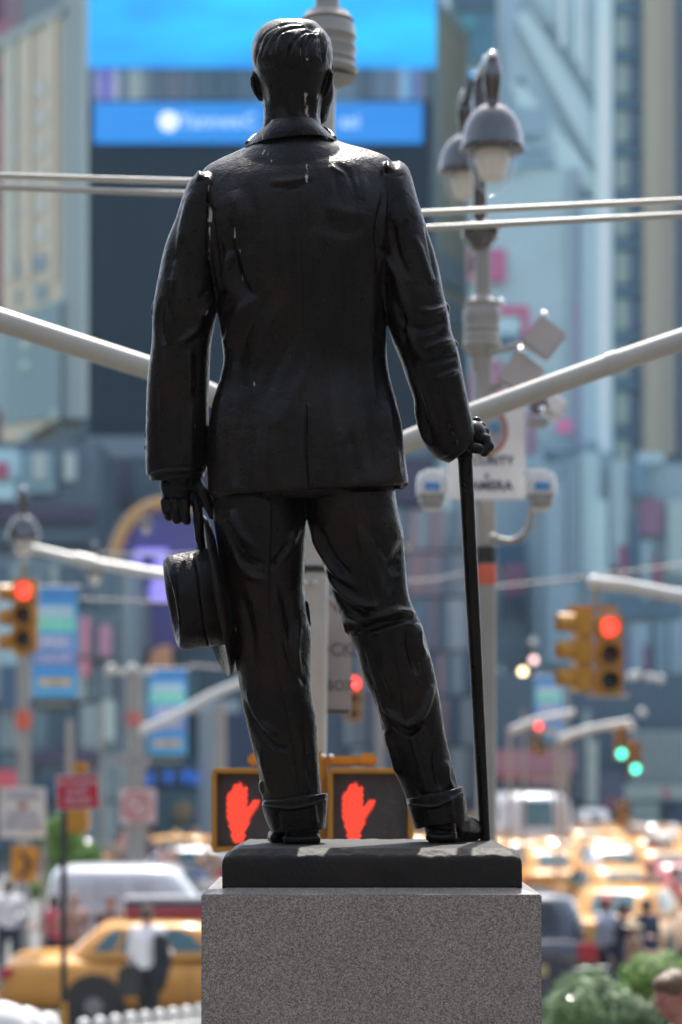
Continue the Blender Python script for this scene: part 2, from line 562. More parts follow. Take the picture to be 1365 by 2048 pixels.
poly('orange_shape', [(268, 1236), (262, 1262), (258, 1290), (274, 1312), (270, 1330), (236, 1330), (228, 1300), (240, 1268), (254, 1240)], 85.2, .3, ORG, L3)
poly('orange_shape', [(300, 1306), (320, 1292), (342, 1290), (344, 1340), (298, 1340)], 85.2, .3, ORG, L3)
rect(256, 300, 1178, 1300, 85.3, .2, 'grey_figure', M('figure_grey', 100, 106, 118), L3, .1)
for (u0, u1, v0, v1, c_) in ((380, 478, 1400, 1425, (120, 130, 146)), (398, 426, 1425, 1700, (116, 122, 136)), (430, 520, 1425, 1560, (34, 54, 82)), (244, 300, 1400, 1500, (60, 84, 100)), (300, 396, 1520, 1572, (46, 72, 98)),
                             (300, 396, 1340, 1400, (54, 80, 98)), (430, 520, 1570, 1700, (62, 84, 104)), (220, 300, 1600, 1700, (44, 68, 92)), (310, 396, 1580, 1700, (56, 84, 100)), (236, 245, 1120, 1700, (64, 110, 130))):
    rect(u0, u1, v0, v1, 85.4, .25, 'shop_pane', M('sq_%d_%d_%d' % c_, *c_), L3)
BLU = mat('blue_lamp', (.02, .05, .3), emit=srgb(30, 96, 190), estr=.35, vary=0)
for u_ in (232, 248, 300, 338, 372, 390):
    q = MB(); q.ball(P(u_, 1552 + (u_ % 7), 84.8), (.14, .1, .26), 12, 8); obj('blue_lamp', q, BLU, L3)
q = MB(); q.ball(P(365, 1624, 84.8), (.42, .1, .42), 14, 8); obj('round_sign', q, M('amber_sign', 130, 104, 76), L3)

# --- behind the statue
C1 = tower('centre_block', 'dark blue facade seen behind the statue legs and cane', 'building', 500, 960, 92, 8, 13, M('centre_dark', 62, 80, 100))
r_ = random.Random(9)
ccols = [(52, 70, 94), (88, 92, 106), (96, 84, 100), (60, 84, 104), (116, 122, 134), (44, 66, 90), (120, 92, 104), (98, 108, 122)]
for (v0, v1) in ((1020, 1100), (1106, 1190), (1196, 1300), (1306, 1390), (1396, 1490), (1496, 1600), (1604, 1680)):
    u = 690
    while u < 955:
        w = r_.choice((12, 18, 26, 34)); c_ = ccols[r_.randrange(len(ccols))]
        rect(u, min(u + w, 958), v0, v1, 91.6, .3, 'facade_pane', M('cp_%d_%d_%d' % c_, *c_, rough=.5), C1)
        u += w + 3

# --- teal topped building right of the tower
R1 = tower('teal_building', 'building with a teal glass crown right of the screen tower', 'building', 900, 1040, 124, 8, 56, M('r1_grey', 128, 142, 156))
rect(900, 1034, -300, 4, 123.6, .3, 'glass_bay', M('r1_navy', 40, 76, 108, rough=.3), R1)
rect(920, 1026, 22, 118, 123.6, .3, 'glass_bay', M('r1_teal', 40, 104, 130, rough=.3), R1)
rect(924, 952, 30, 60, 123.3, .2, 'lit_pane', M('r1_green', 62, 128, 142), R1)
rect(905, 1034, 6, 18, 123.4, .4, 'ledge', M('r1_ledge', 70, 96, 116), R1)
rect(985, 1030, 190, 300, 123.5, .3, 'glass_bay', M('r1_low', 60, 104, 130), R1)
rect(900, 936, 480, 900, 123.5, .3, 'glass_bay', M('r1_low2', 72, 94, 114), R1)

# --- the big pale billboard building; diagonal light pattern painted as pale and dark bands
R2 = tower('light_pattern_building', 'pale blue billboard building crossed by painted diagonal bands of light', 'building', 1022, 1226, 100, 9, 48, M('r2_blue', 132, 150, 168))
rect(940, 1140, 335, 905, 99.2, .7, 'blank_billboard', M('r2_blank', 134, 154, 168, rough=.6, vary=.06, scale=.5), R2)
rect(936, 1090, 905, 1330, 98.8, .6, 'blank_billboard', M('r2_blank2', 126, 144, 162, vary=.06, scale=.5), R2)
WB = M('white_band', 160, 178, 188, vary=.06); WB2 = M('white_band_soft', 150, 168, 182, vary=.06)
poly('painted_light_band', [(1030, 30), (1060, 20), (1225, 290), (1225, 385), (1190, 330)], 99.4, .4, WB2, R2)
poly('painted_light_band', [(1022, 165), (1045, 168), (1225, 395), (1225, 430), (1190, 392), (1100, 320), (1040, 220)], 99.5, .4, WB, R2)
poly('painted_light_band', [(1060, -20), (1130, -20), (1225, 120), (1225, 240)], 99.6, .4, M('white_band_dim', 140, 160, 174), R2)
poly('dark_diagonal', [(1038, -20), (1056, -20), (1100, 46), (1090, 54)], 99.2, .2, M('dark_diag', 116, 134, 150), R2)
for (u0, u1, v0, v1, c_) in ((1120, 1130, -20, 90, (168, 196, 206)), (1150, 1160, -20, 120, (160, 190, 202)), (1165, 1172, -20, 150, (172, 200, 208)), (1192, 1224, -300, 905, (164, 186, 196)),
                             (1203, 1216, 60, 900, (178, 204, 212)), (1140, 1152, 335, 905, (118, 134, 156)), (1155, 1162, 335, 1400, (112, 122, 146)), (1165, 1190, 400, 1100, (136, 156, 174)),
                             (1148, 1156, 600, 900, (120, 108, 138)), (1024, 1100, 215, 270, (108, 134, 156)), (1030, 1110, 285, 300, (112, 138, 160)), (1030, 1110, 312, 328, (100, 130, 156)),
                             (1000, 1040, 330, 342, (120, 144, 160)), (1036, 1050, 155, 168, (48, 84, 100))):
    rect(u0, u1, v0, v1, 99.0, .15, 'facade_strip', M('rs_%d_%d_%d' % c_, *c_), R2)
MAG = M('magenta', 172, 62, 112); MAG2 = M('magenta_dim', 140, 70, 112)
rect(974, 1012, 498, 562, 98.6, .3, 'magenta_panel', M('magenta_b', 160, 70, 118), R2)
rect(936, 958, 498, 562, 98.6, .3, 'magenta_panel', M('rose_b', 168, 116, 130), R2)
rect(944, 956, 506, 546, 98.4, .1, 'black_panel', M('near_black', 30, 40, 52), R2)
for (u0, u1, v0, v1) in ((1000, 1058, 612, 628), (1046, 1058, 628, 690), (960, 1002, 724, 736), (945, 965, 740, 900), (1056, 1070, 820, 906), (990, 1004, 744, 790)):
    rect(u0, u1, v0, v1, 98.6, .2, 'magenta_bar', MAG if v0 < 800 else MAG2, R2)
q = P(1012, 690, 98.5)
obj('lettering', text_mb('W', 1.2, q, extrude=.04, bold=.07), M('navy_ink', 40, 72, 104), R2)
rect(958, 1040, 632, 720, 98.85, .1, 'pale_panel', M('pale_panel', 148, 176, 198), R2)
q = MB(); q.lathe([(.18, -.05), (.36, -.05), (.36, .05), (.18, .05)], P(1128, 852, 98.5), 24, rot=(PI / 2, 0, 0)); obj('magenta_ring', q, M('magenta_ring', 200, 84, 132), R2)
for k, (s_, v_) in enumerate((('PHANTOM', 892), ('THE', 920), ('MUSICAL', 948))):
    obj('lettering', text_mb(s_, .62, P(1130, v_, 98.6), extrude=.02, bold=.01), M('ink_teal', 104, 130, 148), R2)
poly('dark_shape', [(990, 1090), (1062, 1080), (1058, 1130), (1000, 1140)], 98.4, .2, M('ink_blue', 48, 88, 116), R2)
rect(1008, 1050, 1130, 1190, 98.3, .2, 'pink_panel', M('pink_panel', 150, 92, 122), R2)
for k in range(6):
    rect(1002 + k * 10, 1007 + k * 10, 1190, 1240 - (k % 3) * 9, 98.3, .15, 'dark_letter_stroke', M('ink_blue', 48, 88, 116), R2)
poly('pale_arc', [(1050, 1130), (1066, 1140), (1130, 1240), (1108, 1280), (1060, 1260), (1090, 1230)], 98.4, .2, M('pale_arc', 136, 160, 174), R2)

# --- right glass building and tan piers
R3 = tower('glass_building', 'blue glass building with tan stone piers at the right edge', 'building', 1226, 1560, 112, 9, 56, M('r3_blue', 70, 102, 128))
k = 0
for v0 in range(-60, 900, 94):
    for (u0, u1) in ((1232, 1258), (1260, 1284)):
        c_ = ((122, 132, 134), (62, 94, 122), (92, 114, 124), (56, 86, 118))[(k * 3 + v0) % 4]
        rect(u0, u1, v0, v0 + 62, 111.6, .3, 'window', M('rw_%d_%d_%d' % c_, *c_, rough=.3), R3)
        k += 1
    rect(1230, 1286, v0 + 66, v0 + 88, 111.5, .3, 'spandrel', M('r3_span', 70, 98, 124), R3)
rect(1288, 1322, -300, 910, 110.8, 1.0, 'stone_pier', M('pier_a', 150, 132, 120), R3)
rect(1322, 1350, -300, 910, 110.9, 1.0, 'stone_pier', M('pier_b', 136, 123, 117), R3)
rect(1352, 1372, -300, 910, 111.4, .4, 'glass_strip', M('r3_edge', 66, 94, 124, rough=.3), R3)
rect(1372, 1400, -300, 910, 110.8, 1.0, 'stone_pier', M('pier_b', 136, 123, 117), R3)
# lower right: signs
R4 = tower('sign_building', 'low pale blue building of vertical signs with pink accents at the right', 'building', 1070, 1600, 94, 8, 16.3, M('r4_blue', 112, 134, 152))
for (u0, u1, v0, v1, c_) in ((1090, 1130, 960, 1330, (118, 138, 158)), (1134, 1160, 920, 1420, (104, 124, 146)), (1164, 1200, 905, 1150, (134, 158, 172)), (1186, 1216, 1000, 1160, (148, 172, 184)), (1222, 1254, 920, 1130, (126, 148, 164)),
                             (1262, 1300, 925, 990, (78, 112, 138)), (1276, 1330, 905, 925, (132, 158, 176)), (1280, 1326, 998, 1070, (112, 82, 112)), (1262, 1278, 1040, 1150, (60, 94, 122)),
                             (1236, 1254, 1090, 1160, (122, 74, 108)), (1308, 1322, 1120, 1200, (138, 70, 106)), (1336, 1380, 1000, 1150, (132, 150, 158)), (1284, 1302, 1080, 1200, (120, 146, 162)),
                             (1096, 1150, 1170, 1330, (120, 142, 160)), (1215, 1365, 1190, 1234, (70, 100, 124)), (1262, 1300, 1245, 1340, (128, 148, 166)), (1288, 1300, 1290, 1345, (112, 72, 106)),
                             (1250, 1262, 1270, 1345, (98, 96, 130)), (1340, 1400, 1240, 1440, (124, 142, 160)), (1310, 1336, 1240, 1380, (104, 128, 148))):
    rect(u0, u1, v0, v1, 93.6, .3, 'vertical_sign', M('rv_%d_%d_%d' % c_, *c_), R4)
R5 = tower('canopy_building', 'dark blue canopy front over the far right side pavement', 'building', 990, 1600, 84, 8, 7.0, M('r5_navy', 50, 78, 102))
for k in range(16):
    rect(1262 + k * 9, 1267 + k * 9, 1460, 1565, 83.3, .2, 'column', M('r5_column', 122, 136, 150), R5)
for (u0, u1, v0, v1, c_) in ((990, 1150, 1500, 1545, (140, 90, 112)), (1000, 1060, 1500, 1560, (168, 84, 108)), (1060, 1140, 1545, 1570, (150, 112, 124)), (1150, 1170, 1480, 1600, (64, 84, 104)), (1174, 1196, 1480, 1610, (134, 146, 152)),
                             (1200, 1250, 1545, 1620, (62, 76, 104)), (1250, 1400, 1568, 1600, (124, 138, 144)), (1340, 1400, 1610, 1660, (40, 66, 96)), (1170, 1180, 1420, 1480, (120, 140, 150)), (1216, 1226, 1590, 1620, (134, 66, 96)),
                             (1326, 1340, 1576, 1596, (150, 74, 100)), (1262, 1320, 1606, 1650, (110, 128, 134)), (1100, 1120, 1440, 1500, (140, 140, 150))):
    rect(u0, u1, v0, v1, 83.2, .2, 'shop_pane', M('r5_%d_%d_%d' % c_, *c_), R5)
for (u0, v0, s_) in ((1015, 1522, 'W'), (1085, 1522, 'ORLD')):
    obj('lettering', text_mb(s_, .6, P(u0, v0, 83.1), extrude=.02, bold=.01), M('store_white', 200, 196, 200), R5)
# bright metal fittings on the canopy
CHR = mat('chrome', (.75, .75, .76), rough=.12, metal=1.0, vary=0)
WHM = mat('white_metal', (.62, .62, .58), rough=.35, vary=.05, spec=.6)
for (u_, v_) in ((1222, 1222), (1240, 1350), (1262, 1353), (1274, 1350), (1300, 1355), (1320, 1358), (1226, 1452), (1244, 1450), (1262, 1455), (1284, 1425)):
    q = MB(); q.ball(P(u_, v_, 82.6), .16, 12, 8); obj('globe_lamp', q, WHM, R5)
WARM = mat('warm_lamp', (.5, .4, .3), emit=srgb(255, 226, 170), estr=3.0, vary=0); PINKL = mat('pink_lamp', (.5, .4, .3), emit=srgb(240, 190, 186), estr=1.6, vary=0)
def emitter(name, label, cat, u_, v_, Y, r, m, group=None):
    t_ = thing(name, label, cat, P(u_, v_, Y), 0, group)
    return t_
q = MB(); q.ball(P(1046, 1343, 82.5), .13, 12, 8); obj('warm_lamp', q, WARM, R5)
q = MB(); q.ball(P(1068, 1320, 82.5), .13, 12, 8); obj('pink_lamp', q, PINKL, R5)
q = MB(); q.ball(P(1066, 1283, 82.5), .16, 12, 8); obj('globe_lamp', q, WHM, R5)
# distant row closing the avenue
for (u0, u1, Y, zt, c_, lb) in ((-400, -60, 140, 62, (98, 108, 120), 'far grey block beyond the left edge'), (860, 1100, 150, 62, (104, 124, 142), 'far pale block behind the teal building'),
                                (1180, 1260, 150, 62, (96, 120, 142), 'far blue block behind the glass building'), (1540, 1900, 140, 62, (110, 120, 130), 'far block beyond the right edge')):
    tower('far_building', lb, 'building', u0, u1, Y, 8, zt, M('far_%d' % c_[0], *c_))

# --- unseen blocks closing the square round the viewer, added for reflections and warm fill
BR1 = mat('tan_facade', (.26, .20, .15), rough=.8, vary=.15, scale=.4); BR2 = mat('dark_facade', (.12, .11, .10), rough=.7, vary=.2, scale=.3)
def plain_block(label, x0, x1, y0, y1, h, m):
    t = thing('unseen_building', label, 'building', ((x0 + x1) / 2, (y0 + y1) / 2, 0))
    mb = MB(); mb.box(((x0 + x1) / 2, (y0 + y1) / 2, h / 2), (x1 - x0, y1 - y0, h)); obj('wall', mb, m, t)
    mb = MB(); mb.box(((x0 + x1) / 2, (y0 + y1) / 2, h + .6), (x1 - x0 + 1, y1 - y0 + 1, 1.2)); obj('cornice', mb, m, t)
    return t
plain_block('unseen tan block closing the square behind the viewer, left part', -60, -14, -75, -48, 30, BR1)
plain_block('unseen dark block closing the square behind the viewer, middle part', -12, 16, -80, -52, 32, BR2)
plain_block('unseen tan block closing the square behind the viewer, right part', 18, 60, -75, -46, 28, BR1)
plain_block('unseen dark block along the left avenue beside the viewer', -76, -54, -40, 60, 32, BR2)
plain_block('unseen tan block along the right avenue beside the viewer', 54, 76, -40, 60, 30, BR1)

# --- summer haze: one closed box of even air round the camera and the whole place
def haze_box(density, col):
    m = bpy.data.materials.new('haze'); m.use_nodes = True
    nt = m.node_tree
    for n in list(nt.nodes): nt.nodes.remove(n)
    pv = nt.nodes.new('ShaderNodeVolumePrincipled'); pv.inputs['Density'].default_value = density; pv.inputs['Color'].default_value = rgb(col); pv.inputs['Anisotropy'].default_value = 0.0
    ou = nt.nodes.new('ShaderNodeOutputMaterial'); nt.links.new(pv.outputs[0], ou.inputs['Volume'])
    g = MB(); g.box((0, 400, 40), (1700, 1500, 84)); o = obj('haze', g, m); o['kind'] = 'stuff'
    return o
haze_box(0.00036, (.66, .86, 1.0))
# ------------------------------------------------------------------ poles, signals and signs
POLE = mat('pole_paint', (0.29, 0.28, 0.25), rough=.45, vary=.1, scale=3, spec=.5)
POLEL = mat('pole_paint_light', (0.44, 0.43, 0.38), rough=.4, vary=.08, scale=5, spec=.5, bump=.1, bscale=30)
POLET = mat('pole_tan', (0.40, 0.34, 0.28), rough=.6, vary=.1, scale=5)
STEEL = mat('lamp_steel', (0.12, 0.118, 0.12), rough=.16, metal=1.0, vary=.12, scale=12)
YEL = mat('signal_yellow', (0.52, 0.24, 0.02), rough=.42, vary=.06, spec=.5)
BLK = mat('black_plastic', (0.02, 0.02, 0.022), rough=.5, vary=.1)
GLS = mat('clear_glass', (0.55, 0.60, 0.62), rough=.04, vary=0, alpha=.14, spec=1.0)
FROST = mat('frosted_lamp', (0.80, 0.74, 0.62), rough=.4, vary=.05)
REDL = mat('red_light', (.3, .01, .01), emit=(1.0, .055, .035), estr=1.0, vary=0)
REDH = mat('red_light_far', (.3, .01, .01), emit=(1.0, .045, .05), estr=2.4, vary=0)
GRNL = mat('green_light', (.01, .3, .2), emit=(.03, .85, .52), estr=2.4, vary=0)
LENSD = mat('dark_lens', (.02, .028, .028), rough=.25, vary=0)
LENSR = mat('dark_lens_amber', (.05, .022, .02), rough=.3, vary=0)
SIGNW = mat('sign_white', (0.78, 0.75, 0.71), rough=.5, vary=.04)
INKN = mat('ink_navy', (0.03, 0.04, 0.09), rough=.6, vary=0)

# --- central mast behind the statue
cp = thing('lamp_mast', 'thick grey lamp mast right behind the statue with two sloping arms', 'lamp post', P(622, HZ, 10.2).xy.to_3d())
YC = 10.2
def pt(u_, v_, Y=YC): return P(u_, v_, Y)
base = P(620, HZ, YC); base.z = 0
mb = MB(); mb.tube([base, pt(619, 1500), pt(622, 1300), pt(628, 900), pt(640, 150)], [.085, .080, .078, .076, .073], 32); obj('shaft', mb, POLEL, cp, True)
mb = MB(); mb.lathe([(.22, 0), (.22, .25), (.16, .35), (.12, .8), (.1, .85)], (base.x, base.y, 0.15), 28); obj('mast_foot', mb, POLEL, cp, True)
s_ = YC / F
c0 = pt(655, 90)
def px(r, v): return (r * s_, -(v - 90) * s_)
prof = [px(20, 172), px(40, 168), px(56, 160), px(40, 154), px(58, 150), px(62, 140), px(56, 134), px(54, 128), px(58, 122), px(55, 112), px(58, 104), px(58, 96), px(54, 92), px(54, 84), px(59, 76), px(56, 70), px(55, 56), px(50, 46), px(54, 42), px(44, 30), px(42, 26), px(26, 21), px(24, 10), px(24, -260)]
mb = MB(); mb.lathe(prof, c0, 36); obj('capital', mb, POLE, cp, True)
mb = MB(); mb.tube([pt(618, 905), pt(430, 792), pt(295, 735), pt(0, 641), pt(-300, 545)], [.052, .052, .053, .056, .058], 24); obj('arm', mb, POLEL, cp, True)
mb = MB(); mb.tube([pt(640, 952), pt(812, 884), pt(950, 826), pt(1060, 786), pt(1235, 723), pt(1365, 679), pt(1660, 575)], [.050, .050, .050, .050, .050, .050, .050], 24); obj('arm', mb, POLEL, cp, True)
mb = MB(); mb.tube([pt(1215, 730), pt(1236, 722.5)], [.0535, .0535], 24); obj('arm_sleeve', mb, POLEL, cp, True)
for k, (a_, b_) in enumerate((((-300, 343), (640, 371)), ((-300, 364), (640, 397)), ((640, 436), (1660, 387)), ((640, 467), (1660, 415)))):
    mb = MB(); mb.tube([pt(a_[0], a_[1], 10.0), pt(b_[0], b_[1], 10.0)], .0145, 12); obj('guy_rod', mb, POLEL, cp, True)
# band clamp with bolts, sign facing us strapped to the mast
mb = MB(); mb.lathe([(.082, -.014), (.086, -.014), (.086, .014), (.082, .014)], pt(622, 1140), 28); obj('band_clamp', mb, BLK, cp)
for u_ in (613, 629):
    mb = MB(); mb.ball(pt(u_, 1164, 10.1), .012, 10, 8); obj('bolt', mb, CHR, cp)
sg = thing('vertical_sign', 'white vertical sign beside the mast between the statue legs', 'sign', pt(655, 1430, 10.35))
a_ = pt(600, 1190, 10.34); b_ = pt(704, 1428, 10.34)
mb = MB(); mb.rbox(((a_.x + b_.x) / 2, 10.35, (a_.z + b_.z) / 2), (b_.x - a_.x, .006, a_.z - b_.z), .002); plate = obj('plate', mb, mat('sign_dull_white', (.34, .32, .31), vary=.05), sg)
mb = MB(); mb.box(((a_.x + b_.x) / 2, 10.34, b_.z + .012), (b_.x - a_.x - .02, .006, .012)); obj('bottom_bar', mb, BLK, sg)
INKG = mat('ink_grey', (.16, .15, .15), vary=0)
for s2_, v_, z_ in (("DON'T", 1212, .085), ('BLOCK', 1300, .088), ('THE BOX', 1372, .072)):
    obj('lettering', text_mb(s2_, z_, pt(652, v_, 10.345), extrude=.002, bold=.001, sx=.9), INKG, sg)

# --- pedestrian signals below
HAND = [(-.30, -1.0), (.26, -1.0), (.27, -.72), (.46, -.44), (.62, -.18), (.98, .16), (1.0, .30), (.86, .38), (.66, .30), (.42, .12), (.42, .34), (.42, .72), (.38, .82), (.28, .84), (.20, .76), (.185, .45), (.17, .78), (.16, .90), (.08, .97), (-.02, .95), (-.08, .86), (-.095, .5), (-.11, .80), (-.16, .88), (-.25, .88), (-.32, .78), (-.345, .42), (-.36, .58), (-.42, .64), (-.54, .62), (-.60, .5), (-.62, .1), (-.60, -.2), (-.46, -.5), (-.36, -.7)]
def in_poly(x, y, pl):
    c = False
    for i in range(len(pl)):
        x1, y1 = pl[i]; x2, y2 = pl[i - 1]
        if (y1 > y) != (y2 > y) and x < (x2 - x1) * (y - y1) / (y2 - y1) + x1:
            c = not c
    return c
DOTM = mat('led_red', (.3, .02, .01), emit=(1.0, .075, .035), estr=.75, vary=0)
DOTB = mat('led_panel_red', (.25, .03, .02), emit=(.22, .010, .007), estr=1.0, vary=0)
FACE = mat('signal_face', (.055, .048, .050), rough=.55, vary=.15, scale=30)
DOTD = mat('led_off', (.12, .115, .10), rough=.5, vary=0)
YP = 9.5
def ped_signal(u0, u1, v0, v1, label):
    t_ = thing('pedestrian_signal', label, 'pedestrian signal', P((u0 + u1) / 2, v1, YP), 0, 'pedestrian signals behind the statue feet')
    a = P(u0, v0, YP); b = P(u1, v1, YP); cx, cz = (a.x + b.x) / 2, (a.z + b.z) / 2; W, H = b.x - a.x, a.z - b.z
    mb = MB(); mb.rbox((cx, YP + .11, cz), (W, .17, H), .028); obj('housing', mb, YEL, t_, True)
    # raised rim of four bars
    for (x, z, sx, sz) in ((cx, cz + H / 2 - .010, W - .01, .022), (cx, cz - H / 2 + .010, W - .01, .022), (cx - W / 2 + .010, cz, .022, H - .03), (cx + W / 2 - .010, cz, .022, H - .03)):
        mb = MB(); mb.rbox((x, YP - .02, z), (sx, .07, sz), .006); obj('rim', mb, YEL, t_, True)
    mb = MB(); mb.box((cx, YP + .006, cz), (W - .035, .012, H - .035)); fc = obj('face', mb, FACE, t_)
    hx, hz, hs = cx - W * .19, cz - .005, H * .37
    poly_ = [(hx + x * hs * .66, hz + y * hs) for x, y in HAND]
    mb = MB(); mb.prism([(x, z) for x, z in poly_], YP - .004, YP - .001); obj('hand_symbol', mb, DOTB, fc)
    mb = MB(); st = .0172
    z = hz - hs; row = 0
    pl = [(x * hs * .66, y * hs) for x, y in HAND]
    while z < hz + hs:
        x = hx - hs + (st / 2 if row % 2 else 0)
        while x < hx + hs:
            if in_poly(x - hx, z - hz, pl):
                mb.ball((x, YP - .006, z), (.0062, .003, .0046), 8, 4)
            x += st
        z += st * .78; row += 1
    d_ = obj('led_dots', mb, DOTM, fc); d_['kind'] = 'stuff'
    # unlit walking figure
    mb = MB(); fx = cx + W * .24
    body_ = [(0, .8), (.08, .7), (0, .55), (.05, .4), (-.02, .25), (.0, .1), (-.1, -.1), (-.2, -.3), (-.3, -.5), (-.38, -.7), (.1, -.1), (.18, -.3), (.26, -.5), (.34, -.72), (.18, .4), (.3, .25), (.38, .1), (-.14, .38), (-.26, .2), (-.32, .02)]
    for (x, y) in body_:
        for q in range(3):
            mb.ball((fx + x * hs * .62 + RS.uniform(-.01, .01), YP - .002, hz + y * hs + RS.uniform(-.012, .012)), (.004, .002, .004), 6, 4)
    d_ = obj('unlit_dots', mb, DOTD, fc); d_['kind'] = 'stuff'
    return t_
ped_signal(425, 597, 1537, 1703, 'left orange hand signal in yellow housing, half hidden by the statue leg')
ped_signal(657, 826, 1537, 1703, 'right orange hand signal in yellow housing, between the statue feet')
br_ = thing('signal_bracket', 'yellow bracket bar holding the two hand signals', 'bracket', P(626, 1520, YP + .1))
mb = MB()
a = P(496, 1522, YP + .12); b = P(755, 1522, YP + .12)
mb.rbox(((a.x + b.x) / 2, a.y, a.z), (b.x - a.x, .06, .042), .012); obj('bar', mb, YEL, br_, True)
for u_ in (508, 735):
    q = P(u_, 1519, YP + .10); mb = MB(); mb.rbox(q, (.075 if u_ > 600 else .05, .085, .052), .012); obj('bar_cap', mb, YEL, br_, True)
for u_ in (647, 663):
    mb = MB(); mb.ball(P(u_, 1513, YP + .06), .011, 10, 8); obj('bolt', mb, CHR, br_)
q = P(626, 1600, YP + .12); mb = MB(); mb.rbox(q, (.13, .12, .42), .02); obj('bracket_post', mb, YEL, br_, True)

# --- traffic signals
def traffic_signal(loc, rotz, lit, label, group=None, sc=1.0, big=True):
    """three-section head; loc is the top centre of the front face; lit names the lamp that is on"""
    t_ = thing('traffic_signal', label, 'traffic light', loc, rotz, group)
    H = .29 * sc; W = .30 * sc
    mb = MB()
    for k in range(3):
        mb.rbox((0, .09 * sc, -H / 2 - k * H), (W, .18 * sc, H - .008), .02 * sc)
    obj('housing', mb, YEL, t_, True, world=False)
    for k, nm in enumerate(('red', 'amber', 'green')):
        z = -H / 2 - k * H
        mb = MB()
        # tunnel visor open below
        n = 20; vs = []; fs = []
        for i in range(n + 1):
            a = math.radians(-40 + 260 * i / n)
            for (r, y) in ((.112, 0), (.112, -.17), (.105, -.17), (.105, 0)):
                vs.append((r * sc * math.cos(a), y * sc, z + r * sc * math.sin(a) - (0.0)))
        for i in range(n):
            for k2 in range(4):
                a0 = i * 4 + k2; a1 = i * 4 + (k2 + 1) % 4
                fs.append((a0, a1, a1 + 4, a0 + 4))
        mb.add(vs, fs); v_ = obj('visor', mb, YEL, t_, world=False)
        mb = MB(); mb.ball((0, -.002, z), (.10 * sc, .018 * sc, .10 * sc), 24, 8)
        m = {'red': REDL if lit == 'red' else LENSR, 'amber': LENSR, 'green': GRNL if lit == 'green' else LENSD}[nm]
        if not big and lit == nm: m = {'red': REDH, 'green': GRNL}[nm]
        obj('lens', mb, m, t_, world=False)
    return t_
traffic_signal(P(49, 1158, 26), 0, 'red', 'traffic light showing red at the left edge, beside a blue banner', sc=.98)
traffic_signal(P(28, 1164, 26.2), math.radians(-75), None, 'side turned traffic light half hidden at the left edge')
traffic_signal(P(1219, 1228, 22), math.radians(0), 'red', 'traffic light showing a red arrow on the right, facing us', sc=.92)
traffic_signal(P(1147, 1220, 22.1), math.radians(-80), None, 'side turned yellow traffic light hanging at the right', sc=.95)
traffic_signal(P(1078, 1440, 60), 0, 'red', 'far traffic light showing red above the traffic', big=False, sc=1.1)
traffic_signal(P(1243, 1452, 52), 0, 'green', 'upper of two far traffic lights showing green', big=False, sc=.9)
traffic_signal(P(1271, 1483, 52.6), 0, 'green', 'lower of two far traffic lights showing green', big=False, sc=.9)
traffic_signal(P(708, 1352, 34), 0, 'red', 'traffic light showing red between the statue legs', sc=.8, big=False)
traffic_signal(P(1247, 1602, 70), 0, None, 'small dark traffic light low at the far right', sc=1.0)
# hardware of the left signal
def post(name, label, cat, u_, v_top, Y, r, m=POLE, r2=None, z0=0.0):
    top = P(u_, v_top, Y); t_ = thing(name, label, cat, (top.x, Y, 0))
    mb = MB(); mb.tube([(top.x, Y, z0), (top.x, Y, z0 + .25), (top.x, Y, top.z)], [r * 1.8, r, r2 or r * .85], 20)
    obj('pole', mb, m, t_, True)
    return t_
lp = post('signal_pole', 'grey pole at the left edge under the red traffic light', 'pole', 47, 1285, 41, .135)
mb = MB(); mb.lathe([(.15, -.17), (.15, .17)], P(47, 1440, 41), 20); obj('orange_band', mb, mat('orange_tape', (.62, .12, .06), rough=.5), lp)
ar = thing('mast_arm', 'slim white mast arm rising to the left behind the hat', 'mast arm', (P(590, 1200, 25).x, 25, 0))
mb = MB(); mb.tube([P(590, 1204, 25), P(335, 1152, 25), P(176, 1124, 25), P(60, 1096, 25), P(48, 1090, 25)], [.062, .06, .056, .05, .045], 16); obj('arm', mb, WHM, ar, True)
mb = MB(); mb.tube([P(150, 1117, 25), P(190, 1126, 25)], [.072, .072], 16); obj('joint', mb, WHM, ar, True)
mb = MB(); mb.tube([(P(590, 1200, 25).x, 25, 0), P(590, 1100, 25)], [.11, .09], 16); obj('pole', mb, WHM, ar, True)
mb = MB(); mb.tube([P(47, 1092, 25.9), P(47, 1158, 26)], .03, 10); obj('hanger', mb, POLE, ar, True)
# arm to the right pair
ar = thing('mast_arm', 'grey mast arm reaching in from the right above the signals', 'mast arm', (P(1500, 1200, 22).x, 22, 0))
mb = MB(); mb.tube([P(1188, 1164, 22), P(1250, 1170, 22), P(1345, 1190, 22), P(1500, 1206, 22)], [.055, .06, .066, .072], 16); obj('arm', mb, WHM, ar, True)
mb = MB(); mb.ball(P(1188, 1164, 22), .068, 14, 10); obj('end_cap', mb, WHM, ar, True)
mb = MB(); mb.tube([(P(1500, 1200, 22).x, 22, 0), P(1500, 1100, 22)], [.12, .10], 16); obj('pole', mb, POLE, ar, True)
mb = MB(); mb.tube([P(1192, 1172, 22.1), P(1192, 1222, 22.1)], .035, 10); obj('hanger', mb, POLE, ar, True)
mb = MB(); mb.rbox(P(1185, 1218, 22.15), (.52, .1, .06), .02); obj('hanger_bar', mb, YEL, ar, True)
mb = MB(); mb.rbox(P(1215, 1392, 22.15), (.42, .1, .04), .012); obj('lower_bar', mb, WHM, ar, True)
